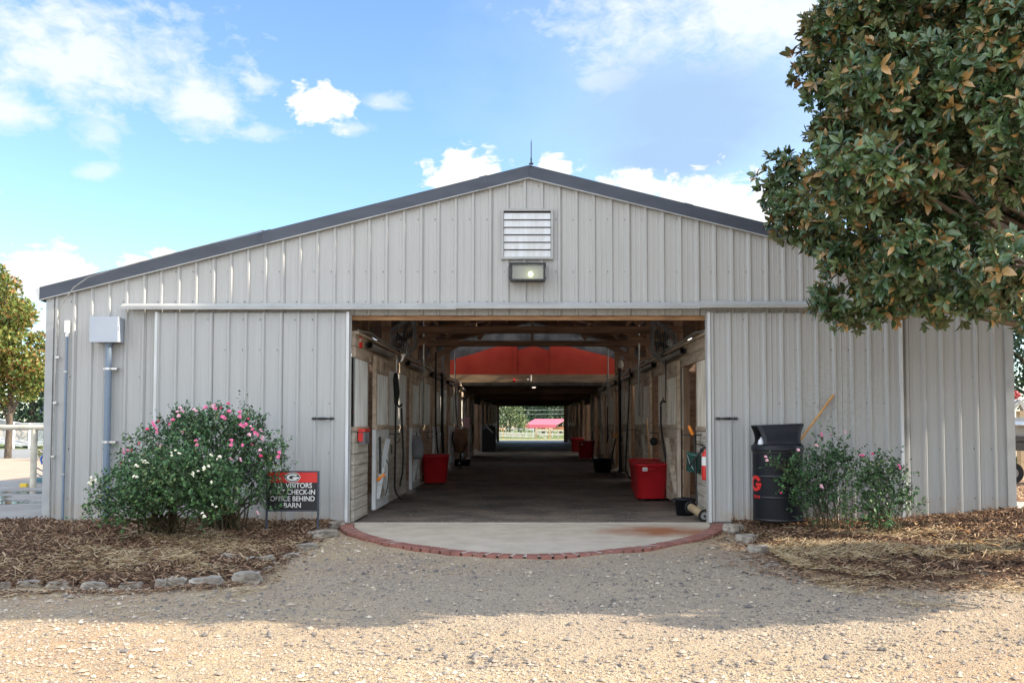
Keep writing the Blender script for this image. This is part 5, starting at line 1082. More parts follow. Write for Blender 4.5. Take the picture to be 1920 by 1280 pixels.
for (a_, b_, Y_, side, lb) in ((725, 813, 14.9, 0, 'black bar hook on the wall left of the first hoses'), (787, 809, 17.9, 0, 'second black wall bar hook, left side'), (1218, 811, 17.3, 1, 'black bar hook on the wall behind the red bins'), (1174, 805, 20.4, 1, 'black wall bar hook above the long curling hose'), (1281, 815, 12.8, 1, 'black tool bar beside the open stall by the right door')):
    m = MB(); w_ = (25 if side == 0 else 27) if Y_ > 13 else 38
    p0, p1 = P(a_, b_, Y_), P(a_+w_, b_+(0 if side == 0 else .5), Y_); m.bar(p0, p1, .03, .018); m.tube([Vector(p0)*.4+Vector(p1)*.6, Vector(p0)*.4+Vector(p1)*.6+Vector((0, 0, -.12))], .01, 6); m.tube([Vector(p0)*.4+Vector(p1)*.6+Vector((0, 0, -.12)), Vector(p0)*.1+Vector(p1)*.9+Vector((0, -.05, -.14)), Vector(p1)+Vector((0, -.03, -.08))], .008, 6)
    tag(m.build('wall_hook', 'black_metal'), lb, 'hook', 'bar hooks on the stall walls')
tl = empty('hand_scoop', (P(712, 890, 13.1).x, 13.1, P(712, 890, 13.1).z), 'dark blue handled tool with an orange grip hung on the nearest left door', 'tool')
m = MB(); m.tube([P(712, 820, 13.2), P(713, 850, 13.15), P(713, 888, 13.1)], .018, 8); m.tube([P(711, 822, 13.2), P(714, 818, 13.2)], .01, 6); m.build('shaft', 'black_rubber', tl)
m = MB(); m.tube([P(708, 900, 13.05), P(712, 896, 13.02), P(715, 893, 13.02), P(720, 890, 13.05)], [.022, .028, .014, .028], 10); m.build('grip', 'orange_plastic', tl)
line('riding_whip', [(724, 862, 14.0), (728, 869, 14.1), (729, 880, 14.1), (727, 910, 14.0), (723, 928, 13.8)], .007, 'strap', 'thin bent riding whip on the wall right of the blue tool', 'whip')
gb_ = empty('grey_bag', (P(783, 860, 17.2).x, 17.2, P(783, 860, 17.2).z), 'limp grey cloth bag hanging left of the red bin', 'bag')
m = MB(); vs = []; 
for i, (py_, wd, dy_) in enumerate(((816, .03, .02), (822, .07, .04), (829, .10, .06), (840, .11, .07), (852, .10, .07), (860, .085, .05))):
    c_ = P(783+(1.5 if i > 2 else 0), py_, 17.2)
    for j in range(14): t = 2*math.pi*j/14; vs.append((c_.x+wd*math.cos(t)*(1+.1*math.sin(3*t+i)), c_.y+dy_*math.sin(t), c_.z))
m.add(vs, [(i*14+j, i*14+(j+1) % 14, (i+1)*14+(j+1) % 14, (i+1)*14+j) for i in range(5) for j in range(14)]+[tuple(range(70, 84))], 0, True); m.build('sack', 'grey_cloth', gb_)
m = MB(); m.tube([P(780, 808, 17.3), P(782, 817, 17.2), P(788, 817, 17.2), P(787, 807, 17.3)], .008, 5); m.build('strap', 'strap', gb_)
def tool(name, a, b, r, head, mt, lb, cat):
    m = MB(); m.tube([P(*a), P(*b)], r, 8); e = empty(name, P(*b), lb, cat); m.build('handle', mt, e); head(e); return e
def fork(e):
    m = MB(); b_ = Vector(WL[e.name])
    for k in range(-3, 4): m.tube([b_+Vector((k*.03, 0, 0)), b_+Vector((k*.035, -.03, -.28))], .006, 5)
    m.tube([b_+Vector((-.1, 0, 0)), b_+Vector((.1, 0, 0))], .01, 6); m.build('tines', 'black_metal', e)
def dgrip(P0):
    def f(e):
        m = MB(); b_ = P(*P0); m.tube([Vector(b_)+Vector((-.06, 0, .08)), Vector(b_)+Vector((.06, 0, .08)), Vector(b_)+Vector((.04, 0, 0)), Vector(b_)+Vector((0, 0, -.03)), Vector(b_)+Vector((-.04, 0, 0)), Vector(b_)+Vector((-.06, 0, .08))], .016, 8); m.build('d_grip', 'orange_plastic', e)
    return f
tool('shovel', (1154, 822, 24.2), (1145, 868, 24.0), .02, dgrip((1153, 818, 24.2)), 'black_metal', 'orange gripped shovel standing in the black rubber tub', 'shovel')
tool('pitchfork', (1212, 785, 17.6), (1219, 862, 17.0), .016, fork, 'handle_wood', 'wood handled fork leaning behind the red bins', 'fork')
tool('pitchfork', (1122, 800, 28.3), (1126, 852, 27.6), .018, fork, 'handle_wood', 'wood handled fork leaning left of the rubber tub, right side', 'fork')
st_ = empty('stall_scoop', P(1300, 810, 12.7), 'orange handled stall scoop standing on end by the right door', 'tool')
m = MB(); m.tube([P(1302, 815, 12.75), P(1304, 870, 12.75), P(1307, 945, 12.7)], .013, 8); m.build('shaft', 'black_metal', st_); m = MB(); m.tube([P(1292, 800, 12.7), P(1295, 806, 12.7), P(1299, 815, 12.7)], [.022, .026, .022], 10); m.tube([P(1291, 801, 12.7), P(1294, 799, 12.7)], .02, 8); m.build('grip', 'orange_plastic', st_)
m = MB(); q = P(1226, 826, 17.0); m.lathe([(.001, -.09), (.055, -.08), (.075, -.02), (.07, .03), (.03, .06), (.001, .065)], 14, c=tuple(q)); tag(m.build('helmet', 'strap'), 'black rounded helmet hanging from the hook behind the red bins', 'helmet')
# saddle on a rack, left side
sdl = empty('saddle', (P(862, 830, 25.2).x, 25.2, P(862, 840, 25.2).z), 'brown leather saddle hung on end over the rubber pan', 'saddle')
m = MB(); q = Vector(P(862, 822, 25.2)); vs = []; fs = []; n_ = 10
for i in range(9):
    f = i/8; z_ = .28-.62*f; ww = .10+.10*math.sin(f*2.2+.2)
    for j in range(n_+1): t = math.pi*j/n_; vs.append((q.x+.05*f+ww*math.cos(t), q.y-.16*math.sin(t)*(.6+.5*math.sin(f*3.1)), q.z+z_+.03*math.cos(2*t)))
for i in range(8):
    for j in range(n_): a = i*(n_+1)+j; fs.append((a, a+1, a+n_+2, a+n_+1))
m.add(vs, fs, 0, True); m.build('seat_flap', 'brown_leather', sdl)
m = MB(); m.tube([q+Vector((-.18, 0, .2)), q+Vector((-.2, -.1, .0)), q+Vector((-.1, -.15, -.35)), q+Vector((.1, -.14, -.38)), q+Vector((.2, -.08, -.1))], .022, 8); m.build('panel_roll', 'strap', sdl)
m = MB(); m.tube([q+Vector((.02, -.05, -.38)), q+Vector((.03, -.05, -.85))], .025, 8); m.tube([q+Vector((.03, -.05, -.45)), q+Vector((.13, -.05, -.6))], .015, 6); m.build('girth', 'strap', sdl)
m = MB(); q0 = P(874, 800, 29); m.prism([(q0.x-.1, 29, q0.z-.02), (q0.x+.09, 29, q0.z-.05), (q0.x+.11, 29, q0.z+.28), (q0.x-.06, 29, q0.z+.32), (q0.x-.12, 29, q0.z+.25)], (0, .04, 0)); tag(m.build('saddle_cloth', 'pale_petal'), 'folded pink cloth hung past the saddle on the left', 'cloth')
# black covered trunk deep on the left
tk = empty('covered_rack', (P(917, 848, 41).x, 41, 0), 'black draped equipment rack far down the left side of the aisle', 'rack')
m = MB(); q = P(917, 845, 41); m.box((q.x, 41, .5), (.62, .5, 1.0), taper=.92); m.lathe([(.30, 1.0), (.26, 1.12), (.14, 1.2), (.001, 1.22)], 16, c=(q.x, 41, 0)); m.build('cover', 'strap', tk)
m = MB(); m.bar((q.x-.1, 40.7, 1.15), (q.x+.2, 40.7, .85), .04, .05); m.build('strap', 'trim_light', tk)
# ---- box fans above the stalls
def fan(px, py, Y_, s, lb):
    e = empty('box_fan', P(px, py, Y_), lb, 'fan', 'fans tilted above the stalls'); m = MB(); W_ = .34
    for a, b__ in (((-W_, -W_), (W_, -W_)), ((W_, -W_), (W_, W_)), ((W_, W_), (-W_, W_)), ((-W_, W_), (-W_, -W_))): m.bar((a[0], 0, a[1]), (b__[0], 0, b__[1]), .09, .025, up=(0, 1, 0))
    m.build('frame', 'grey_cloth', e, True); m = MB()
    for k in range(-6, 7): m.bar((k*.05, -.04, -W_), (k*.05, -.04, W_), .004, .004, up=(0, 1, 0))
    m.build('grille', 'galv', e, True); m = MB()
    for k in range(5):
        t = 2*math.pi*k/5; d_ = Vector((math.cos(t), 0, math.sin(t))); pr = Vector((-math.sin(t), 0, math.cos(t)))
        m.prism([d_*.05-pr*.03, d_*.28-pr*.1, d_*.29+pr*.08, d_*.05+pr*.03], (0, .004, 0))
    m.lathe([(.001, -.03), (.05, -.03), (.05, .03), (.001, .03)], 12); m.build('blades', 'black_plastic', e, True)
    m = MB(); m.bb((-.05, .05, -.05), (.09, .16, .05)); m.build('motor', 'trim_light', e, True)
    e.rotation_euler = (.35*1, -s*.55, s*1.0); return e
fan(757, 636, 16.0, 1, 'box fan tilted above the left stalls'); fan(1243, 645, 16.0, -1, 'box fan tilted above the right stalls')
# hanging pipes, lamps
line('water_pipe', [(795, 592, 18.6), (795, 690, 18.6), (794, 760, 18.7), (793, 800, 18.8)], .018, 'galv', 'thin vertical pipe dropping from the roof on the left side', 'pipe', group='vertical pipes dropping from the roof')
line('water_pipe', [(853, 650, 27), (853, 700, 27), (856, 760, 27), (858, 792, 27)], .02, 'galv', 'vertical pipe beside the red panels, left', 'pipe', group='vertical pipes dropping from the roof')
line('water_pipe', [(1198, 590, 18.6), (1198, 700, 18.6), (1198, 780, 18.8)], .018, 'galv', 'thin vertical pipe dropping from the roof on the right side', 'pipe', group='vertical pipes dropping from the roof')
line('water_pipe', [(1140, 650, 27), (1140, 720, 27), (1139, 762, 27)], .02, 'galv', 'vertical pipe beside the red panels, right', 'pipe', group='vertical pipes dropping from the roof')
def wire(s):
    pts = []; 
    for k in range(0, 25):
        y_ = 12.2+k*1.0; pts.append((s*(AX-.03), y_, 2.59+.06*abs(math.sin(k*1.1))+.02*math.sin(k*2.7)))
    m = MB(); m.tube(pts, .011, 6); m.tube([(a+s*.03, b__, c_-.01) for a, b__, c_ in pts], .009, 6); return m
tag(wire(-1).build('power_cable', 'trim_light'), 'loose pale cable running along the top of the left stalls', 'cable'); tag(wire(1).build('power_cable', 'trim_light'), 'loose pale cable running along the top of the right stalls', 'cable')
mat('lit_lamp', (.9, .85, .8), rough=.4); b_ = MATS['lit_lamp'].node_tree.nodes['Principled BSDF']; b_.inputs['Emission Color'].default_value = (1, .85, .7, 1); b_.inputs['Emission Strength'].default_value = .5
for (a_, c_, Y_, lb) in ((1001, 725, 31.5, 'nearest lit lamp under the low aisle ceiling'), (1006, 730, 36, 'middle lit lamp under the low aisle ceiling'), (1003.5, 735.5, 41, 'farthest lit lamp under the low aisle ceiling')):
    e = empty('ceiling_lamp', P(a_, c_, Y_), lb, 'lamp', 'lamps under the low aisle ceiling'); m = MB(); m.lathe([(.001, -.045), (.05, -.04), (.075, .0), (.085, .045), (.07, .05), (.001, .05)], 16); m.build('globe', 'lit_lamp', e, True); m = MB(); zz = cz-WL[e.name][2]; m.tube([(0, 0, .045), (0, 0, max(zz, .06))], .012, 6); m.build('stem', 'black_metal', e, True)
m = MB(); m.tube([P(965, 713.5, 29.85), P(988, 713.5, 29.85)], .015, 6); m.tube([P(962, 713.5, 29.85), P(966, 713.5, 29.85)], .05, 8, 1); m.tube([P(988, 713, 29.8), P(992, 713, 29.8)], .05, 8, 2); m.tube([P(995, 703, 29.85), P(995, 714, 29.85)], .03, 8, 2)
tag(m.build('sprinkler_pipe', ['galv', 'red_paint', 'trim_light']), 'short pipe with a red valve across the inner header beam', 'pipe')
m = MB(); q = P(1164, 684, 28); m.lathe([(.001, -.14), (.06, -.12), (.09, 0), (.07, .1), (.02, .14), (.001, .15)], 14, c=tuple(q)); tag(m.build('hanging_jar', 'cream_pipe'), 'cream coloured jar shaped lamp hanging right of the red panels', 'lamp')
# ================================================================== TRASH CAN
TY0 = 11.42; TX0 = P(1459, 979, TY0).x
tcn = empty('trash_can', (TX0, TY0, P(1459, 979, TY0-.3).z), 'black perforated steel trash can with a hooded lid and red emblem', 'trash can')
m = bpy.data.materials.new('perforated'); m.use_nodes = True; n = m.node_tree.nodes; l = m.node_tree.links; b = n['Principled BSDF']; b.inputs['Roughness'].default_value = .5; b.inputs['Specular IOR Level'].default_value = .25
tcx = n.new('ShaderNodeTexCoord'); sx = n.new('ShaderNodeSeparateXYZ'); l.new(tcx.outputs['Object'], sx.inputs[0]); an = mth(n, l, 'ARCTAN2', sx.outputs[1], sx.outputs[0], False)
a1 = mth(n, l, 'MULTIPLY', an, .325, False); u1 = mth(n, l, 'ADD', a1, sx.outputs[2], False); u2 = mth(n, l, 'SUBTRACT', a1, sx.outputs[2], False)
s1_ = mth(n, l, 'SINE', mth(n, l, 'MULTIPLY', u1, 150, False), 0, False); s2_ = mth(n, l, 'SINE', mth(n, l, 'MULTIPLY', u2, 150, False), 0, False)
hole = mth(n, l, 'GREATER_THAN', mth(n, l, 'MULTIPLY', s1_, s2_, False), .38); c = mxc(n, l, hole, (.010, .012, .017), (.002, .002, .003))
sc_n = nz(n, l, tcx.outputs['Object'], 60, 6, .7); low = rmp(n, l, sx.outputs[2], .35, .05); c = mxc(n, l, mth(n, l, 'MULTIPLY', rmp(n, l, sc_n, .66, .72), low), c, (.25, .24, .22)); l.new(c, b.inputs['Base Color']); MATS['perforated'] = m
m = MB(); m.lathe([(.001, .0), (.318, .0), (.322, .03), (.322, .92)], 48); m.build('body', 'perforated', tcn, True)
for z_ in (.0, .30, .58, .90):
    m = MB(); m.lathe([(.3225, z_), (.3265, z_+.002), (.3265, z_+.033), (.3225, z_+.035)], 48); m.build('band', 'black_metal', tcn, True)
m = MB(); m.lathe([(.31, .93), (.335, .93), (.338, .945), (.338, 1.0), (.325, 1.015), (.30, 1.02), (.001, 1.02)], 48); m.build('lid_ring', 'black_plastic', tcn, True)
tcn.scale = (.95, .95, .925)
# hood: an arched shell open at both sides, flaring upward like a fluted saddle
m = MB(); vs = []; fs = []; nx_ = 9
half = [(-.25, 1.012), (-.243, 1.05), (-.225, 1.10), (-.20, 1.15), (-.182, 1.20), (-.172, 1.245), (-.165, 1.275), (-.15, 1.287), (-.10, 1.29)]
prof = half+[(-a_, b__) for a_, b__ in half[::-1]]; na = len(prof)
for i in range(nx_):
    f = i/(nx_-1)*2-1
    for (yy, zz) in prof: pw = float(np.interp(zz, (1.012, 1.05, 1.12, 1.2, 1.27, 1.29), (.262, .240, .245, .272, .305, .308))); vs.append((f*pw, yy, zz+.012*f*(zz-1.0)/.29))
for i in range(nx_-1):
    for j in range(na-1): a = i*na+j; fs.append((a, a+na, a+na+1, a+1))
m.add(vs, fs, 0, True); hd_ = m.build('hood', 'black_plastic', tcn, True); so_ = hd_.modifiers.new('t', 'SOLIDIFY'); so_.thickness = .014
m = MB(); m.lathe([(.001, -.05), (.035, -.045), (.045, 0), (.035, .04), (.012, .06), (.012, .075), (.001, .076)], 14, c=(TX0-.225, TY0-.10, 1.09)); 
mat('plastic_bottle', (.75, .77, .8), rough=.15); tag(m.build('plastic_cup', 'plastic_bottle'), 'crumpled clear plastic cup poking out of the trash can hood', 'cup')
def wrap(e, verts2d, faces, r, ang0, z0, name, mt):
    vs = [(r*math.cos(ang0+x_/r), r*math.sin(ang0+x_/r), z0+z_) for x_, z_ in verts2d]; mm_ = MB(); mm_.add(vs, faces); return mm_.build(name, mt, e, True)
def ring2d(rx, rz_, rx2, rz2, t0, t1, n_):
    v_ = []; f_ = []
    for i in range(n_+1):
        t = t0+(t1-t0)*i/n_; v_ += [(rx*math.cos(t), rz_*math.sin(t)), (rx2*math.cos(t), rz2*math.sin(t))]
    for i in range(n_): a = 2*i; f_.append((a, a+1, a+3, a+2))
    return v_, f_
def disc2d(rx, rz_, n_=32): return [(rx*math.cos(2*math.pi*i/n_), rz_*math.sin(2*math.pi*i/n_)) for i in range(n_)], [tuple(range(n_))]
a0 = math.pi+.27
v_, f_ = ring2d(.125, .105, .062, .058, R(28), R(332), 30); o0 = len(v_); v_ += [(.01, -.032), (.118, -.032), (.118, .008), (.01, .008)]; f_.append((o0, o0+1, o0+2, o0+3))
wrap(tcn, v_, f_, .3275, a0, .50, 'emblem', 'red_paint')
def text_obj(s, size, mt, name, parent, loc, rot, ext=.001, cx='CENTER', xs=1.0):
    cu = bpy.data.curves.new(name, 'FONT'); cu.body = s; cu.size = size; cu.extrude = ext; cu.align_x = cx; cu.offset = size*.009; tmp = bpy.data.objects.new('tmp', cu); COL.objects.link(tmp)
    bpy.context.view_layer.update(); me = bpy.data.meshes.new_from_object(tmp.evaluated_get(bpy.context.evaluated_depsgraph_get())); bpy.data.objects.remove(tmp)
    me.materials.clear(); me.materials.append(MATS[mt]); o_ = bpy.data.objects.new(name, me); COL.objects.link(o_); o_.parent = parent; o_.location = loc; o_.rotation_euler = rot; o_.scale = (xs, 1, 1); return o_
tx = text_obj('TION', .062, 'red_paint', 'lettering', tcn, (0, 0, 0), (0, 0, 0))
for v in tx.data.vertices:
    x_, z_, y_ = v.co.x, v.co.y, v.co.z; th = a0+.05+x_/.3275; v.co = ((.3275+y_)*math.cos(th), (.3275+y_)*math.sin(th), .30+z_)
# wooden pole leaning behind the can
m = MB(); m.tube([P(1440, 905, 11.80), P(1530, 785, 11.83), P(1563, 740, 11.86)], [.016, .017, .019], 10)
tag(m.build('wooden_pole', 'handle_wood'), 'yellow wooden pole leaning on the wall behind the trash can', 'pole')
# ================================================================== SIGN
YS = 10.95
p00, p11 = P(500, 956, YS), P(597, 884, YS); sw, sh = p11.x-p00.x, p11.z-p00.z
sg = empty('visitor_sign', (p00.x, YS, .05), 'black and red visitor check-in sign on two stakes beside the rose bush', 'sign')
def L3(x_, z_, y_=0): return (p00.x+x_, YS+y_, p00.z+z_)
m = MB(); m.bb(L3(.012, .0), L3(sw-.012, sh, .012)); m.build('board', 'sign_black', sg)
m = MB(); m.bb(L3(.012, sh*.72, -.003), L3(sw-.012, sh-.005, -.0005)); m.build('red_band', 'red_paint', sg)
m = MB()
for x_ in (0, sw): m.bb(L3(x_-.011, sh+.01, -.008), (p00.x+x_+.011, YS+.016, .04))
m.build('stake', 'fascia', sg)
m = MB(); m.bb(L3(.011, sh-.005, -.008), L3(sw-.011, sh+.01, .016)); m.bb(L3(.011, -.014, -.006), L3(sw-.011, -.002, .016)); m.build('frame_bar', 'fascia', sg)
r90 = (R(90), 0, 0)
lh = sh*.165
for i, s in enumerate(('ALL VISITORS', 'MUST CHECK-IN', 'OFFICE BEHIND', 'BARN')):
    o_ = text_obj(s, lh*1.1, 'white_paint', 'lettering', sg, (sw/2, -.002, p00.z-.05+sh*.72-(i+1)*lh*1.04+.016), r90, .0008)
    xs_ = [v.co.x for v in o_.data.vertices]; o_.scale = ((.76, .88, .865, .33)[i]*sw/(max(xs_)-min(xs_)), 1, 1)
def flat(v_, f_, name, mt, yo, cx_, cz_):
    mm_ = MB(); mm_.add([(p00.x+cx_+a, YS+yo, p00.z+cz_+b__) for a, b__ in v_], f_); return mm_.build(name, mt, sg)
ecx, ecz = sw*.50, sh*.855; k_ = sh*.125
flat(*disc2d(k_*1.62, k_*1.03), 'emblem', 'white_paint', -.0045, ecx, ecz); flat(*disc2d(k_*1.5, k_*.91), 'emblem', 'sign_black', -.0055, ecx, ecz)
v_, f_ = ring2d(k_*1.28, k_*.72, k_*.72, k_*.36, R(35), R(325), 30); flat(v_, f_, 'emblem', 'white_paint', -.0065, ecx, ecz); flat([(0, -k_*.30), (k_*1.3, -k_*.30), (k_*1.3, k_*.08), (0, k_*.08)], [(0, 1, 2, 3)], 'emblem', 'white_paint', -.0066, ecx, ecz)
# ================================================================== LEFT BACKGROUND
m, n, l, b, g = gmat('wash_pad'); pos = g.outputs['Position']; b.inputs['Specular IOR Level'].default_value = .5
c = mxc(n, l, rmp(n, l, nz(n, l, pos, 1.5, 7), .35, .65), (.40, .36, .31), (.30, .26, .22)); wt = rmp(n, l, nz(n, l, pos, .7, 5), .5, .56)
sy = n.new('ShaderNodeSeparateXYZ'); l.new(pos, sy.inputs[0]); wb = mth(n, l, 'MULTIPLY', rmp(n, l, sy.outputs[1], 14.2, 15.2), rmp(n, l, sy.outputs[1], 18.8, 17.6)); wt = mth(n, l, 'MULTIPLY', wt, wb)
c = mxc(n, l, wt, c, (.13, .11, .10)); l.new(c, b.inputs['Base Color']); l.new(rmp(n, l, wt, 0, 1, .85, .06), b.inputs['Roughness'])
m = MB(); m.bb((-30, 12.3, -.1), (XL-.02, 21.2, -.008)); struct(m.build('wash_pad_ground', 'wash_pad'))
mat('road_grey', (.30, .30, .29), (.24, .24, .235), 6, .9); mat('sand_light', (.50, .37, .27), (.42, .31, .23), 3, .9); mat('grass_green', (.10, .15, .03), (.16, .20, .05), 4, .9, bump=.02, bscale=50); mat('grass_dry', (.30, .30, .12), (.40, .35, .2), 2, .9)
m = MB(); m.bb((-60, 21.3, -.1), (XL-.1, 34, -.012)); struct(m.build('sandy_yard', 'sand_light')); m = MB(); m.bb((-60, 34.05, -.1), (XL-.1, 45.5, -.008)); struct(m.build('road', 'road_grey')); m = MB(); m.bb((-60, 45.6, -.1), (XL-.1, 60, .02)); struct(m.build('grass_verge', 'grass_green'))
m = MB(); m.bb((-14, YB+.15, -.1), (14, 66, -.004)); struct(m.build('concrete_strip', 'fascia')); m = MB(); m.bb((-30, 66.05, -.1), (30, 71, -.0)); struct(m.build('sandy_track', 'grass_dry')); m = MB(); m.bb((-40, 71.05, -.1), (40, 140, .01)); struct(m.build('paddock_grass', 'grass_green'))
# hitching rail of thick pipe
q = G(62, 913); hr = empty('hitching_rail', (q.x, q.y, 0), 'thick cream pipe hitching rail left of the barn', 'rail')
zt = P(62, 801, q.y).z; m = MB(); m.tube([(q.x-4, q.y, zt), (q.x+.6, q.y, zt)], .058, 14); m.build('top_rail', 'cream_pipe', hr)
for dx in (0, -3.2): m = MB(); m.tube([(q.x+dx, q.y, -.02), (q.x+dx, q.y, zt-.04)], .062, 14); m.build('post', 'cream_pipe', hr)
q2 = G(45, 912, 0); m = MB(); m.box((q2.x, q2.y, .03), (.14, .09, .07)); m.box((q2.x, q2.y, .066), (.12, .075, .01)); tag(m.build('sponge', 'sponge_y' if 'sponge_y' in MATS else (mat('sponge_y', (.75, .55, .08), (.6, .42, .05), 30, .9) and 'sponge_y')), 'yellow sponge on the wet concrete by the hitching rail', 'sponge')
q3 = G(83, 905); fs_ = empty('faucet_stand', (q3.x, q3.y, 0), 'blue topped faucet stand with a coiled hose by the barn corner', 'faucet')
mat('blue_paint', (.03, .10, .38), rough=.4); mat('hose_teal', (.10, .22, .26), rough=.5)
m = MB(); m.tube([(q3.x, q3.y, 0), (q3.x, q3.y, .75)], .02, 10); m.build('standpipe', 'galv', fs_); m = MB(); z_ = P(83, 862, q3.y).z
m.tube([(q3.x+.06, q3.y, z_+.1), (q3.x-.03, q3.y, z_+.12), (q3.x-.09, q3.y, z_+.02), (q3.x-.06, q3.y, z_-.08), (q3.x, q3.y, z_-.04)], .026, 8); m.build('head', 'blue_paint', fs_)
m = MB()
for k in range(4):
    rr_ = .17+.02*k; zz = .03+.035*k; m.tube([(q3.x-.02+rr_*math.cos(t), q3.y+rr_*math.sin(t)*.8, zz+(.22*max(0, math.sin(t*.5))**4 if k == 3 else 0)) for t in np.linspace(0, 6.28, 22)], .014, 6)
m.build('coiled_hose', 'hose_teal', fs_)
# ramp with railing
YRm = 47; rp = empty('access_ramp', (P(30, 800, YRm).x, YRm, 0), 'long white access ramp with a slatted railing beyond the yard', 'ramp')
def PP_(a_, b_): return P(a_, b_, YRm)
for nm_, pts, wd, hh, mt in (('handrail', [(-60, 774), (42, 793.5), (100, 793.5)], .07, .06, 'white_metal'), ('deck', [(-60, 821), (0, 826), (56, 834.5)], 1.4, .14, 'white_metal'), ('mid_rail', [(-60, 815), (0, 820), (56, 829)], .07, .05, 'white_metal')):
    m = MB()
    for i in range(len(pts)-1): m.bar(PP_(*pts[i]), PP_(*pts[i+1]), wd, hh)
    m.build(nm_, mt, rp)
m = MB(); m.bar(PP_(56, 833), PP_(100, 833), 1.4, .1); m.bar(PP_(56, 829), PP_(100, 828), .07, .05); m.build('landing', 'white_metal', rp)
m = MB()
for px_ in range(-60, 100, 2):
    yt_ = 774+19.5*min(1, (px_+60)/102); yb_ = 821+(px_+60)/116*13 if px_ < 56 else 830; m.bar(PP_(px_, yt_), PP_(px_, yb_-2), .02, .02)
m.build('balusters', 'white_metal', rp)
for px_ in (-30, 27, 56, 84):
    m = MB(); m.bar(PP_(px_, 776+18*min(1, (px_+60)/102)), G(px_-1.5, 841), .09, .09); m.build('post', 'white_metal', rp)
for px_ in (10, 41): m = MB(); m.bar(PP_(px_+1, 831), (*G(px_, 838)[:2], 0), .12, .12); m.build('leg', 'wood_beam', rp)
# teal shed and shrub
Yh = 60; a_, b_ = P(52, 775, Yh), P(120, 775, Yh); th_ = empty('teal_shed', (a_.x, Yh, 0), 'small teal shed with a dark doorway under the maple', 'shed')
m = MB(); m.bb((a_.x, Yh, 0), (b_.x, Yh+4, P(50, 776, Yh).z)); m.build('wall', 'teal_paint', th_); m = MB(); z0_ = P(50, 776, Yh).z; m.prism([(a_.x-.3, Yh-.3, z0_), (b_.x, Yh-.3, z0_), (b_.x, Yh+2, z0_+.8), (a_.x-.3, Yh+2, z0_+.8)], (0, 0, .1)); m.build('roof', 'fascia', th_)
m = MB(); m.bb((P(63, 775, Yh).x, Yh-.03, 0), (P(72, 775, Yh).x, Yh-.005, P(63, 780, Yh).z)); m.build('doorway', 'dark_inside', th_)
for px_ in (61, 82): m = MB(); m.bb((P(px_, 775, Yh).x, Yh-.03, 1.5), (P(px_+2, 775, Yh).x, Yh-.005, P(63, 780, Yh).z)); m.build('window', 'white_paint', th_)
q = G(74, 862); e = tree('low_shrub', q.x+.35, q.y, .6, [(0, 0, .3, .38), (-.35, .1, .22, .28), (.4, 0, .35, .4), (.15, 0, .5, .25)], 900, 'low yellow green shrub behind the faucet stand', None, 'maple_leaf', .07, .02, 'shrub', tr=True)
# ================================================================== RIGHT BACKGROUND
Yc = 19.5; q = P(1905, 800, Yc); gc_ = empty('golf_cart', (q.x+1.2, Yc, 0), 'white roofed golf cart just past the right barn corner', 'golf cart')
m = MB(); a_ = P(1893, 796, Yc); m.prism([(a_.x+.03, Yc-.6, a_.z), (a_.x+.35, Yc-.6, a_.z+.09), (a_.x+2.2, Yc-.6, a_.z+.12), (a_.x+2.25, Yc-.6, a_.z+.03), (a_.x+.1, Yc-.6, a_.z-.03)], (0, 1.2, 0)); m.build('canopy_roof', 'white_metal', gc_)
m = MB(); b_ = P(1896, 856, Yc); m.bb((b_.x, Yc-.55, b_.z+.14), (b_.x+2.0, Yc+.55, b_.z+.32)); m.bb((b_.x, Yc-.56, b_.z+.36), (b_.x+.5, Yc+.5, b_.z+.44)); m.build('body', 'black_plastic', gc_)
m = MB(); m.bar((b_.x+.12, Yc-.5, b_.z+.3), (a_.x+.2, Yc-.5, a_.z), .03, .03); m.bar((b_.x+1.9, Yc-.5, b_.z+.3), (a_.x+2.1, Yc-.5, a_.z), .03, .03); m.build('roof_post', 'black_metal', gc_)
m = MB(); m.bb((b_.x+.3, Yc-.4, b_.z+.32), (b_.x+.8, Yc+.4, b_.z+.5)); m.bb((b_.x+.3, Yc-.4, b_.z+.5), (b_.x+.4, Yc+.4, b_.z+.85)); m.build('seat', 'trim_light', gc_)
for dx in (.28, 1.7):
    for dy in (-.55, .45): m = MB(); zc_ = .23; m.tube([(b_.x+dx, Yc+dy, zc_), (b_.x+dx, Yc+dy+.15, zc_)], .23, 20); m.tube([(b_.x+dx, Yc+dy-.01, zc_), (b_.x+dx, Yc+dy+.16, zc_)], .11, 14, 1); m.build('wheel', ['black_rubber', 'trim_light'], gc_)
m = MB(); c_ = P(1917, 815, Yc); m.tube([(c_.x, Yc-.7, c_.z+.35), (c_.x-.03, Yc-.72, c_.z), (c_.x, Yc-.7, c_.z-.35)], .1, 12); m.build('rear_fender', 'black_plastic', gc_)
Ya = 23.5; am = empty('utility_arm', (P(1910, 760, Ya).x, Ya, 0), 'grey tilted metal loading arm with a red bundle behind the golf cart', 'machine')
m = MB(); m.bar(P(1885, 773, Ya), P(1912, 752, Ya), .18, .10); m.bar(P(1912, 752, Ya), P(1924, 778, Ya), .15, .10); m.build('boom', 'galv', am)
m = MB(); m.bar(P(1890, 761, Ya), P(1910, 744, Ya), .05, .04); m.bar(P(1897, 755, Ya), P(1899, 762, Ya), .04, .04); m.bar(P(1910, 744, Ya), P(1916, 752, Ya), .04, .04); m.build('guard_rail', 'white_paint', am)
m = MB(); m.bar(P(1916, 770, Ya), (P(1916, 770, Ya).x, Ya, 0), .2, .2); m.build('mast', 'tan_roller', am)
m = MB(); rr = random.Random(3)
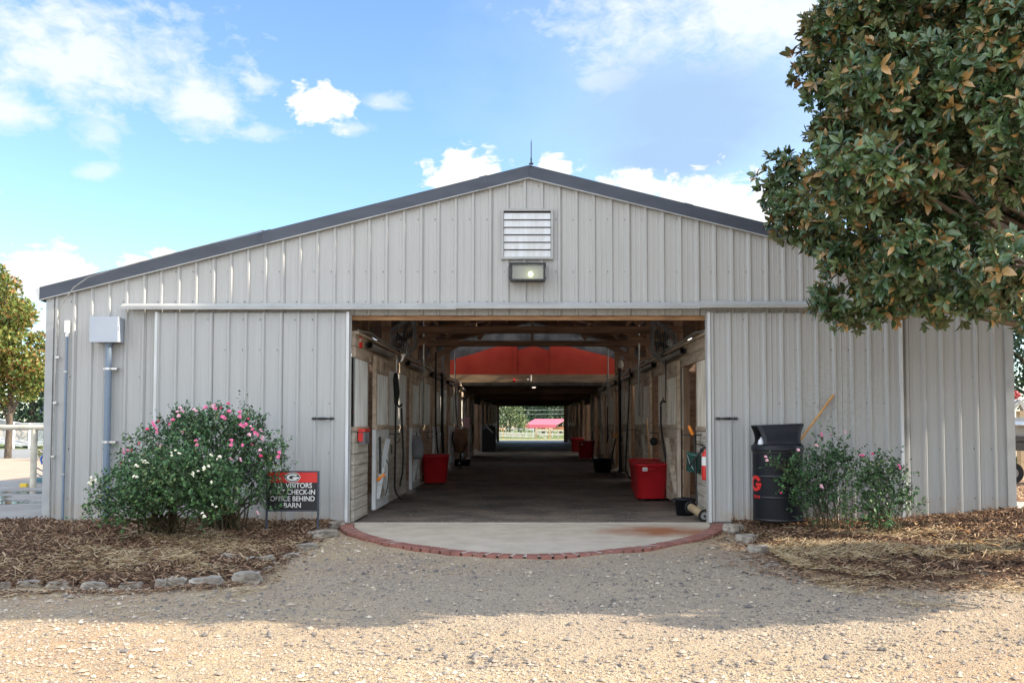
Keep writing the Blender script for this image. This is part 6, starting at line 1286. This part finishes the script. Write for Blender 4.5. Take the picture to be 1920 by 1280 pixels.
for k in range(9): c_ = P(1902+rr.uniform(-7, 7), 740+rr.uniform(-4, 5), Ya); m.lathe([(.001, -.07), (.06, -.04), (.075, 0), (.06, .045), (.001, .07)], 10, c=tuple(c_))
m.build('bundle', 'red_dusty', am)
def grassy(name, x, y, z, n_, Lr, label, sp):
    e = empty(name, (x, y, z), label, 'plant'); b_ = np.stack((rng.normal(0, sp, n_), rng.normal(0, sp*.6, n_), np.zeros(n_)), -1); d_ = unit(np.stack((rng.normal(0, .5, n_), rng.normal(0, .5, n_), np.ones(n_)), -1))
    nn = rng.normal(0, 1, (n_, 3)); v_, f_, r_ = leaves(b_, d_, nn, rng.uniform(*Lr, n_), rng.uniform(.012, .02, n_), rng.uniform(.2, .8, n_), True); mesh_np('blades', v_, f_, 'bright_leaf', parent=e, rnd=r_); return e
q = G(1908, 880, 0); grassy('lily_clump', q.x+.1, q.y, 0, 420, (.25, .45), 'clump of strappy green leaves past the right barn corner', .3)
q = G(1905, 890); mat('mulch_light', (.42, .24, .13), (.25, .13, .07), 20, .9, bump=.02); m = MB(); m.bb((XR+.1, 15.6, -.1), (14, 21, .015)); struct(m.build('mulch_strip', 'mulch_light'))
chips('wood_mulch', None, None, 2600, None, (.01, .03), (.05, .14), 'mulch_chip', lambda K, x, y: rng.uniform(.5, 1, K), 'light wood chips beside the right corner of the barn', 'mulch', .3, lambda K: (rng.uniform(XR+.15, 10, K), rng.uniform(15.6, 20.5, K)), .04)
m = MB(); m.bb((XR+.15, 12.8, -.1), (14, 15.5, .0)); struct(m.build('side_path', 'concrete'))
# magnolia leaves fallen on the mulch
leafmat('fallen_leaf', [(0, (.42, .2, .06)), (.5, (.55, .28, .09)), (1, (.6, .42, .2))], back=(.4, .22, .1), rough=.5)
FL = ['fallen tan leaf %s' % t_ for t_ in ('on the mulch near the right edge, topmost of a close trio', 'left of the close trio on the right mulch', 'beside the right barn corner', 'at the far right edge of the mulch', 'lowest in the sunny patch of right mulch', 'below the close trio on the right mulch', 'on dark mulch between the rose bushes and the trio', 'on dark mulch nearer the sparse rose bush', 'against the wall right of the sparse rose bush', 'in the straw below the sparse rose bush', 'near the right photo edge below the trio', 'directly in front of the sparse rose bush canes', 'at the right photo edge level with the trio', 'alone in the front straw of the right bed')]
for i, (a_, b_) in enumerate(((1838, 996), (1820, 1002), (1903, 984), (1915, 973), (1845, 1023), (1868, 1008), (1790, 994), (1760, 1010), (1720, 985), (1690, 1035), (1880, 1030), (1650, 1020), (1905, 1010), (1800, 1040))):
    q = G(a_, b_, .16); v_, f_, r_ = leaves(np.array([[0, 0, 0.]]), np.array([[math.cos(i*2.1), math.sin(i*2.1), .15]]), np.array([[.1*math.sin(i), .1, 1.]]), np.array([.14]), np.array([.06]), np.array([(i*.37) % 1]), True)
    tag(mesh_np('fallen_leaf', v_+np.array((q.x, q.y, .18)), f_, 'fallen_leaf', rnd=r_, world_off=(q.x, q.y, .18)), FL[i], 'leaf', 'fallen magnolia leaves on the right bed')
# ================================================================== THROUGH THE FAR OPENING
Yv = 80; cp = empty('open_shed', (P(1015, 800, Yv).x, Yv+3, 0), 'open sided shed with a pinkish red metal roof beyond the aisle', 'shed')
a_, b_ = P(984, 797, Yv), P(1043, 797, Yv); c_, d_ = P(1003, 786, Yv+6), P(1062, 786, Yv+6)
m = MB(); m.prism([a_, b_, d_, c_], (0, 0, .06)); m.build('roof', 'canopy_red', cp); m = MB(); m.prism([a_, b_, (b_.x, b_.y, b_.z-.24), (a_.x, a_.y, a_.z-.24)], (0, .05, 0)); m.build('fascia_board', 'canopy_red', cp)
for px_ in (987, 1000, 1013, 1023, 1036): m = MB(); q = P(px_, 800, Yv+.1); m.bb((q.x-.05, q.y, 0), (q.x+.05, q.y+.1, q.z-.1)); m.build('post', 'white_metal', cp)
def rail_fence(name, Y_, x0p, x1p, rails, posts, mt, label, mt2=None, ph=None):
    e = empty(name, (P((x0p+x1p)/2, 800, Y_).x, Y_, 0), label, 'fence'); 
    for r0, r1 in rails: m = MB(); m.bar(P(x0p, r0, Y_), P(x1p, r1, Y_), .05, .14); m.build('rail', mt, e)
    for px_ in posts: m = MB(); q = P(px_, ph or rails[0][0]-1, Y_); m.bb((q.x-.06, Y_+.04, 0), (q.x+.06, Y_+.16, q.z)); m.build('post', mt2 or mt, e)
    return e
rail_fence('paddock_fence', 73, 925, 1003, [(811, 813), (816, 818)], (930, 938, 947, 955, 963, 972, 980), 'fence_wood', 'low sunlit wooden fence at the left of the far opening')
rail_fence('paddock_fence', 76, 951, 1001, [(803.5, 805)], (961, 974, 987, 1000), 'white_metal', 'taller thin white rail fence behind the wooden one', ph=803)
rail_fence('paddock_fence', 72, 1004, 1075, [(806, 806.5), (813.5, 814)], (1005, 1024, 1032, 1047, 1060), 'fence_wood', 'wooden fence with a bright top rail in front of the open shed')
m = MB(); m.bar(P(1004.5, 808, 71.8), P(1027, 824, 71.8), .06, .1); tag(m.build('fence_brace', 'fence_wood'), 'diagonal white timber leaning on the paddock fence', 'timber')
for i, (a_, b_, c_, d_) in enumerate(((930, 804, 945, 804.5), (1004, 804, 1030, 804.5), (1031, 804.6, 1062, 805))):
    m = MB(); m.bar(P(a_, b_, 71), P(c_, d_, 71), .07, .07); m.bar(P(a_+1, b_, 71), (P(a_+1, b_, 71).x, 71, 0), .05, .05); m.bar(P(c_-1, b_, 71), (P(c_-1, b_, 71).x, 71, 0), .05, .05); tag(m.build('hitching_rail', 'fence_tan'), ('short tan wooden rail at the left of the far opening', 'tan wooden rail before the open shed, left length', 'tan wooden rail before the open shed, right length')[i], 'rail', 'tan rails beyond the aisle')
for i, py in enumerate((768, 776)):
    m = MB(); m.tube([P(900, py-1, 95), P(990, py+.6, 95), P(1100, py-.5, 95)], .03, 5); tag(m.build('power_line', 'galv'), ('upper' if i == 0 else 'lower')+' power line crossing before the far woods', 'cable')
# chestnut horse behind the fence, seen in the far opening
hx_, hy_ = P(1053, 810, 77).x, 77.0
bm = bmesh.new(); V_ = {}; sk = bm.verts.layers.skin.verify()
def hv(k, x_, y_, z_, r_): v = bm.verts.new((x_, y_, z_)); v[sk].radius = (r_, r_); V_[k] = v
def he(*ks):
    for a, b__ in zip(ks, ks[1:]): bm.edges.new((V_[a], V_[b__]))
S_ = .62
for k, x_, y_, z_, r_ in (('rump', .55, 0, 1.22, .25), ('loin', .25, 0, 1.25, .25), ('barrel', -.1, 0, 1.16, .30), ('chest', -.5, 0, 1.14, .27), ('neck1', -.8, 0, 1.22, .18), ('neck2', -1.05, 0, 1.05, .13), ('poll', -1.25, 0, .9, .11), ('nose', -1.42, 0, .58, .07),
    ('hhL', .6, .15, .95, .16), ('hhR', .6, -.15, .95, .16), ('stL', .48, .17, .78, .11), ('stR', .48, -.17, .78, .11), ('hkL', .72, .17, .48, .055), ('hkR', .72, -.17, .48, .055), ('hfL', .66, .17, .06, .045), ('hfR', .66, -.17, .06, .045),
    ('shL', -.48, .15, .9, .13), ('shR', -.48, -.15, .9, .13), ('knL', -.5, .15, .46, .055), ('knR', -.5, -.15, .46, .055), ('ffL', -.49, .15, .06, .045), ('ffR', -.49, -.15, .06, .045)):
    hv(k, x_*S_, y_*S_, z_*S_, r_*S_)
he('rump', 'loin', 'barrel', 'chest', 'neck1', 'neck2', 'poll', 'nose')
for s in 'LR': he('rump', 'hh'+s, 'st'+s, 'hk'+s, 'hf'+s); he('chest', 'sh'+s, 'kn'+s, 'ff'+s)
V_['barrel'][sk].use_root = True
me = bpy.data.meshes.new('horse'); bm.to_mesh(me); bm.free(); ho = bpy.data.objects.new('horse', me); COL.objects.link(ho); me.materials.append(MATS['horse_coat']); ho.location = (hx_, hy_, 0)
ho.modifiers.new('skin', 'SKIN'); sb = ho.modifiers.new('s', 'SUBSURF'); sb.levels = 2; sb.render_levels = 2; tag(ho, 'chestnut horse standing behind the paddock fence in the far opening', 'horse')
m = MB(); m.tube([(.66*S_, 0, 1.25*S_), (.8*S_, 0, 1.0*S_), (.8*S_, 0, .55*S_)], [.05*S_, .06*S_, .02*S_], 8); m.build('tail', 'wood_beam', ho, True)
m = MB(); m.tube([(-.7*S_, 0, 1.4*S_), (-1.0*S_, 0, 1.22*S_), (-1.22*S_, 0, 1.0*S_)], [.03*S_, .05*S_, .03*S_], 8); m.build('mane', 'wood_beam', ho, True)
for s in (-1, 1): m = MB(); m.lathe([(.03*S_, 0), (.025*S_, .06*S_), (.001, .13*S_)], 8, c=(-1.22*S_, s*.06*S_, .98*S_)); m.build('ear', 'horse_coat', ho, True)
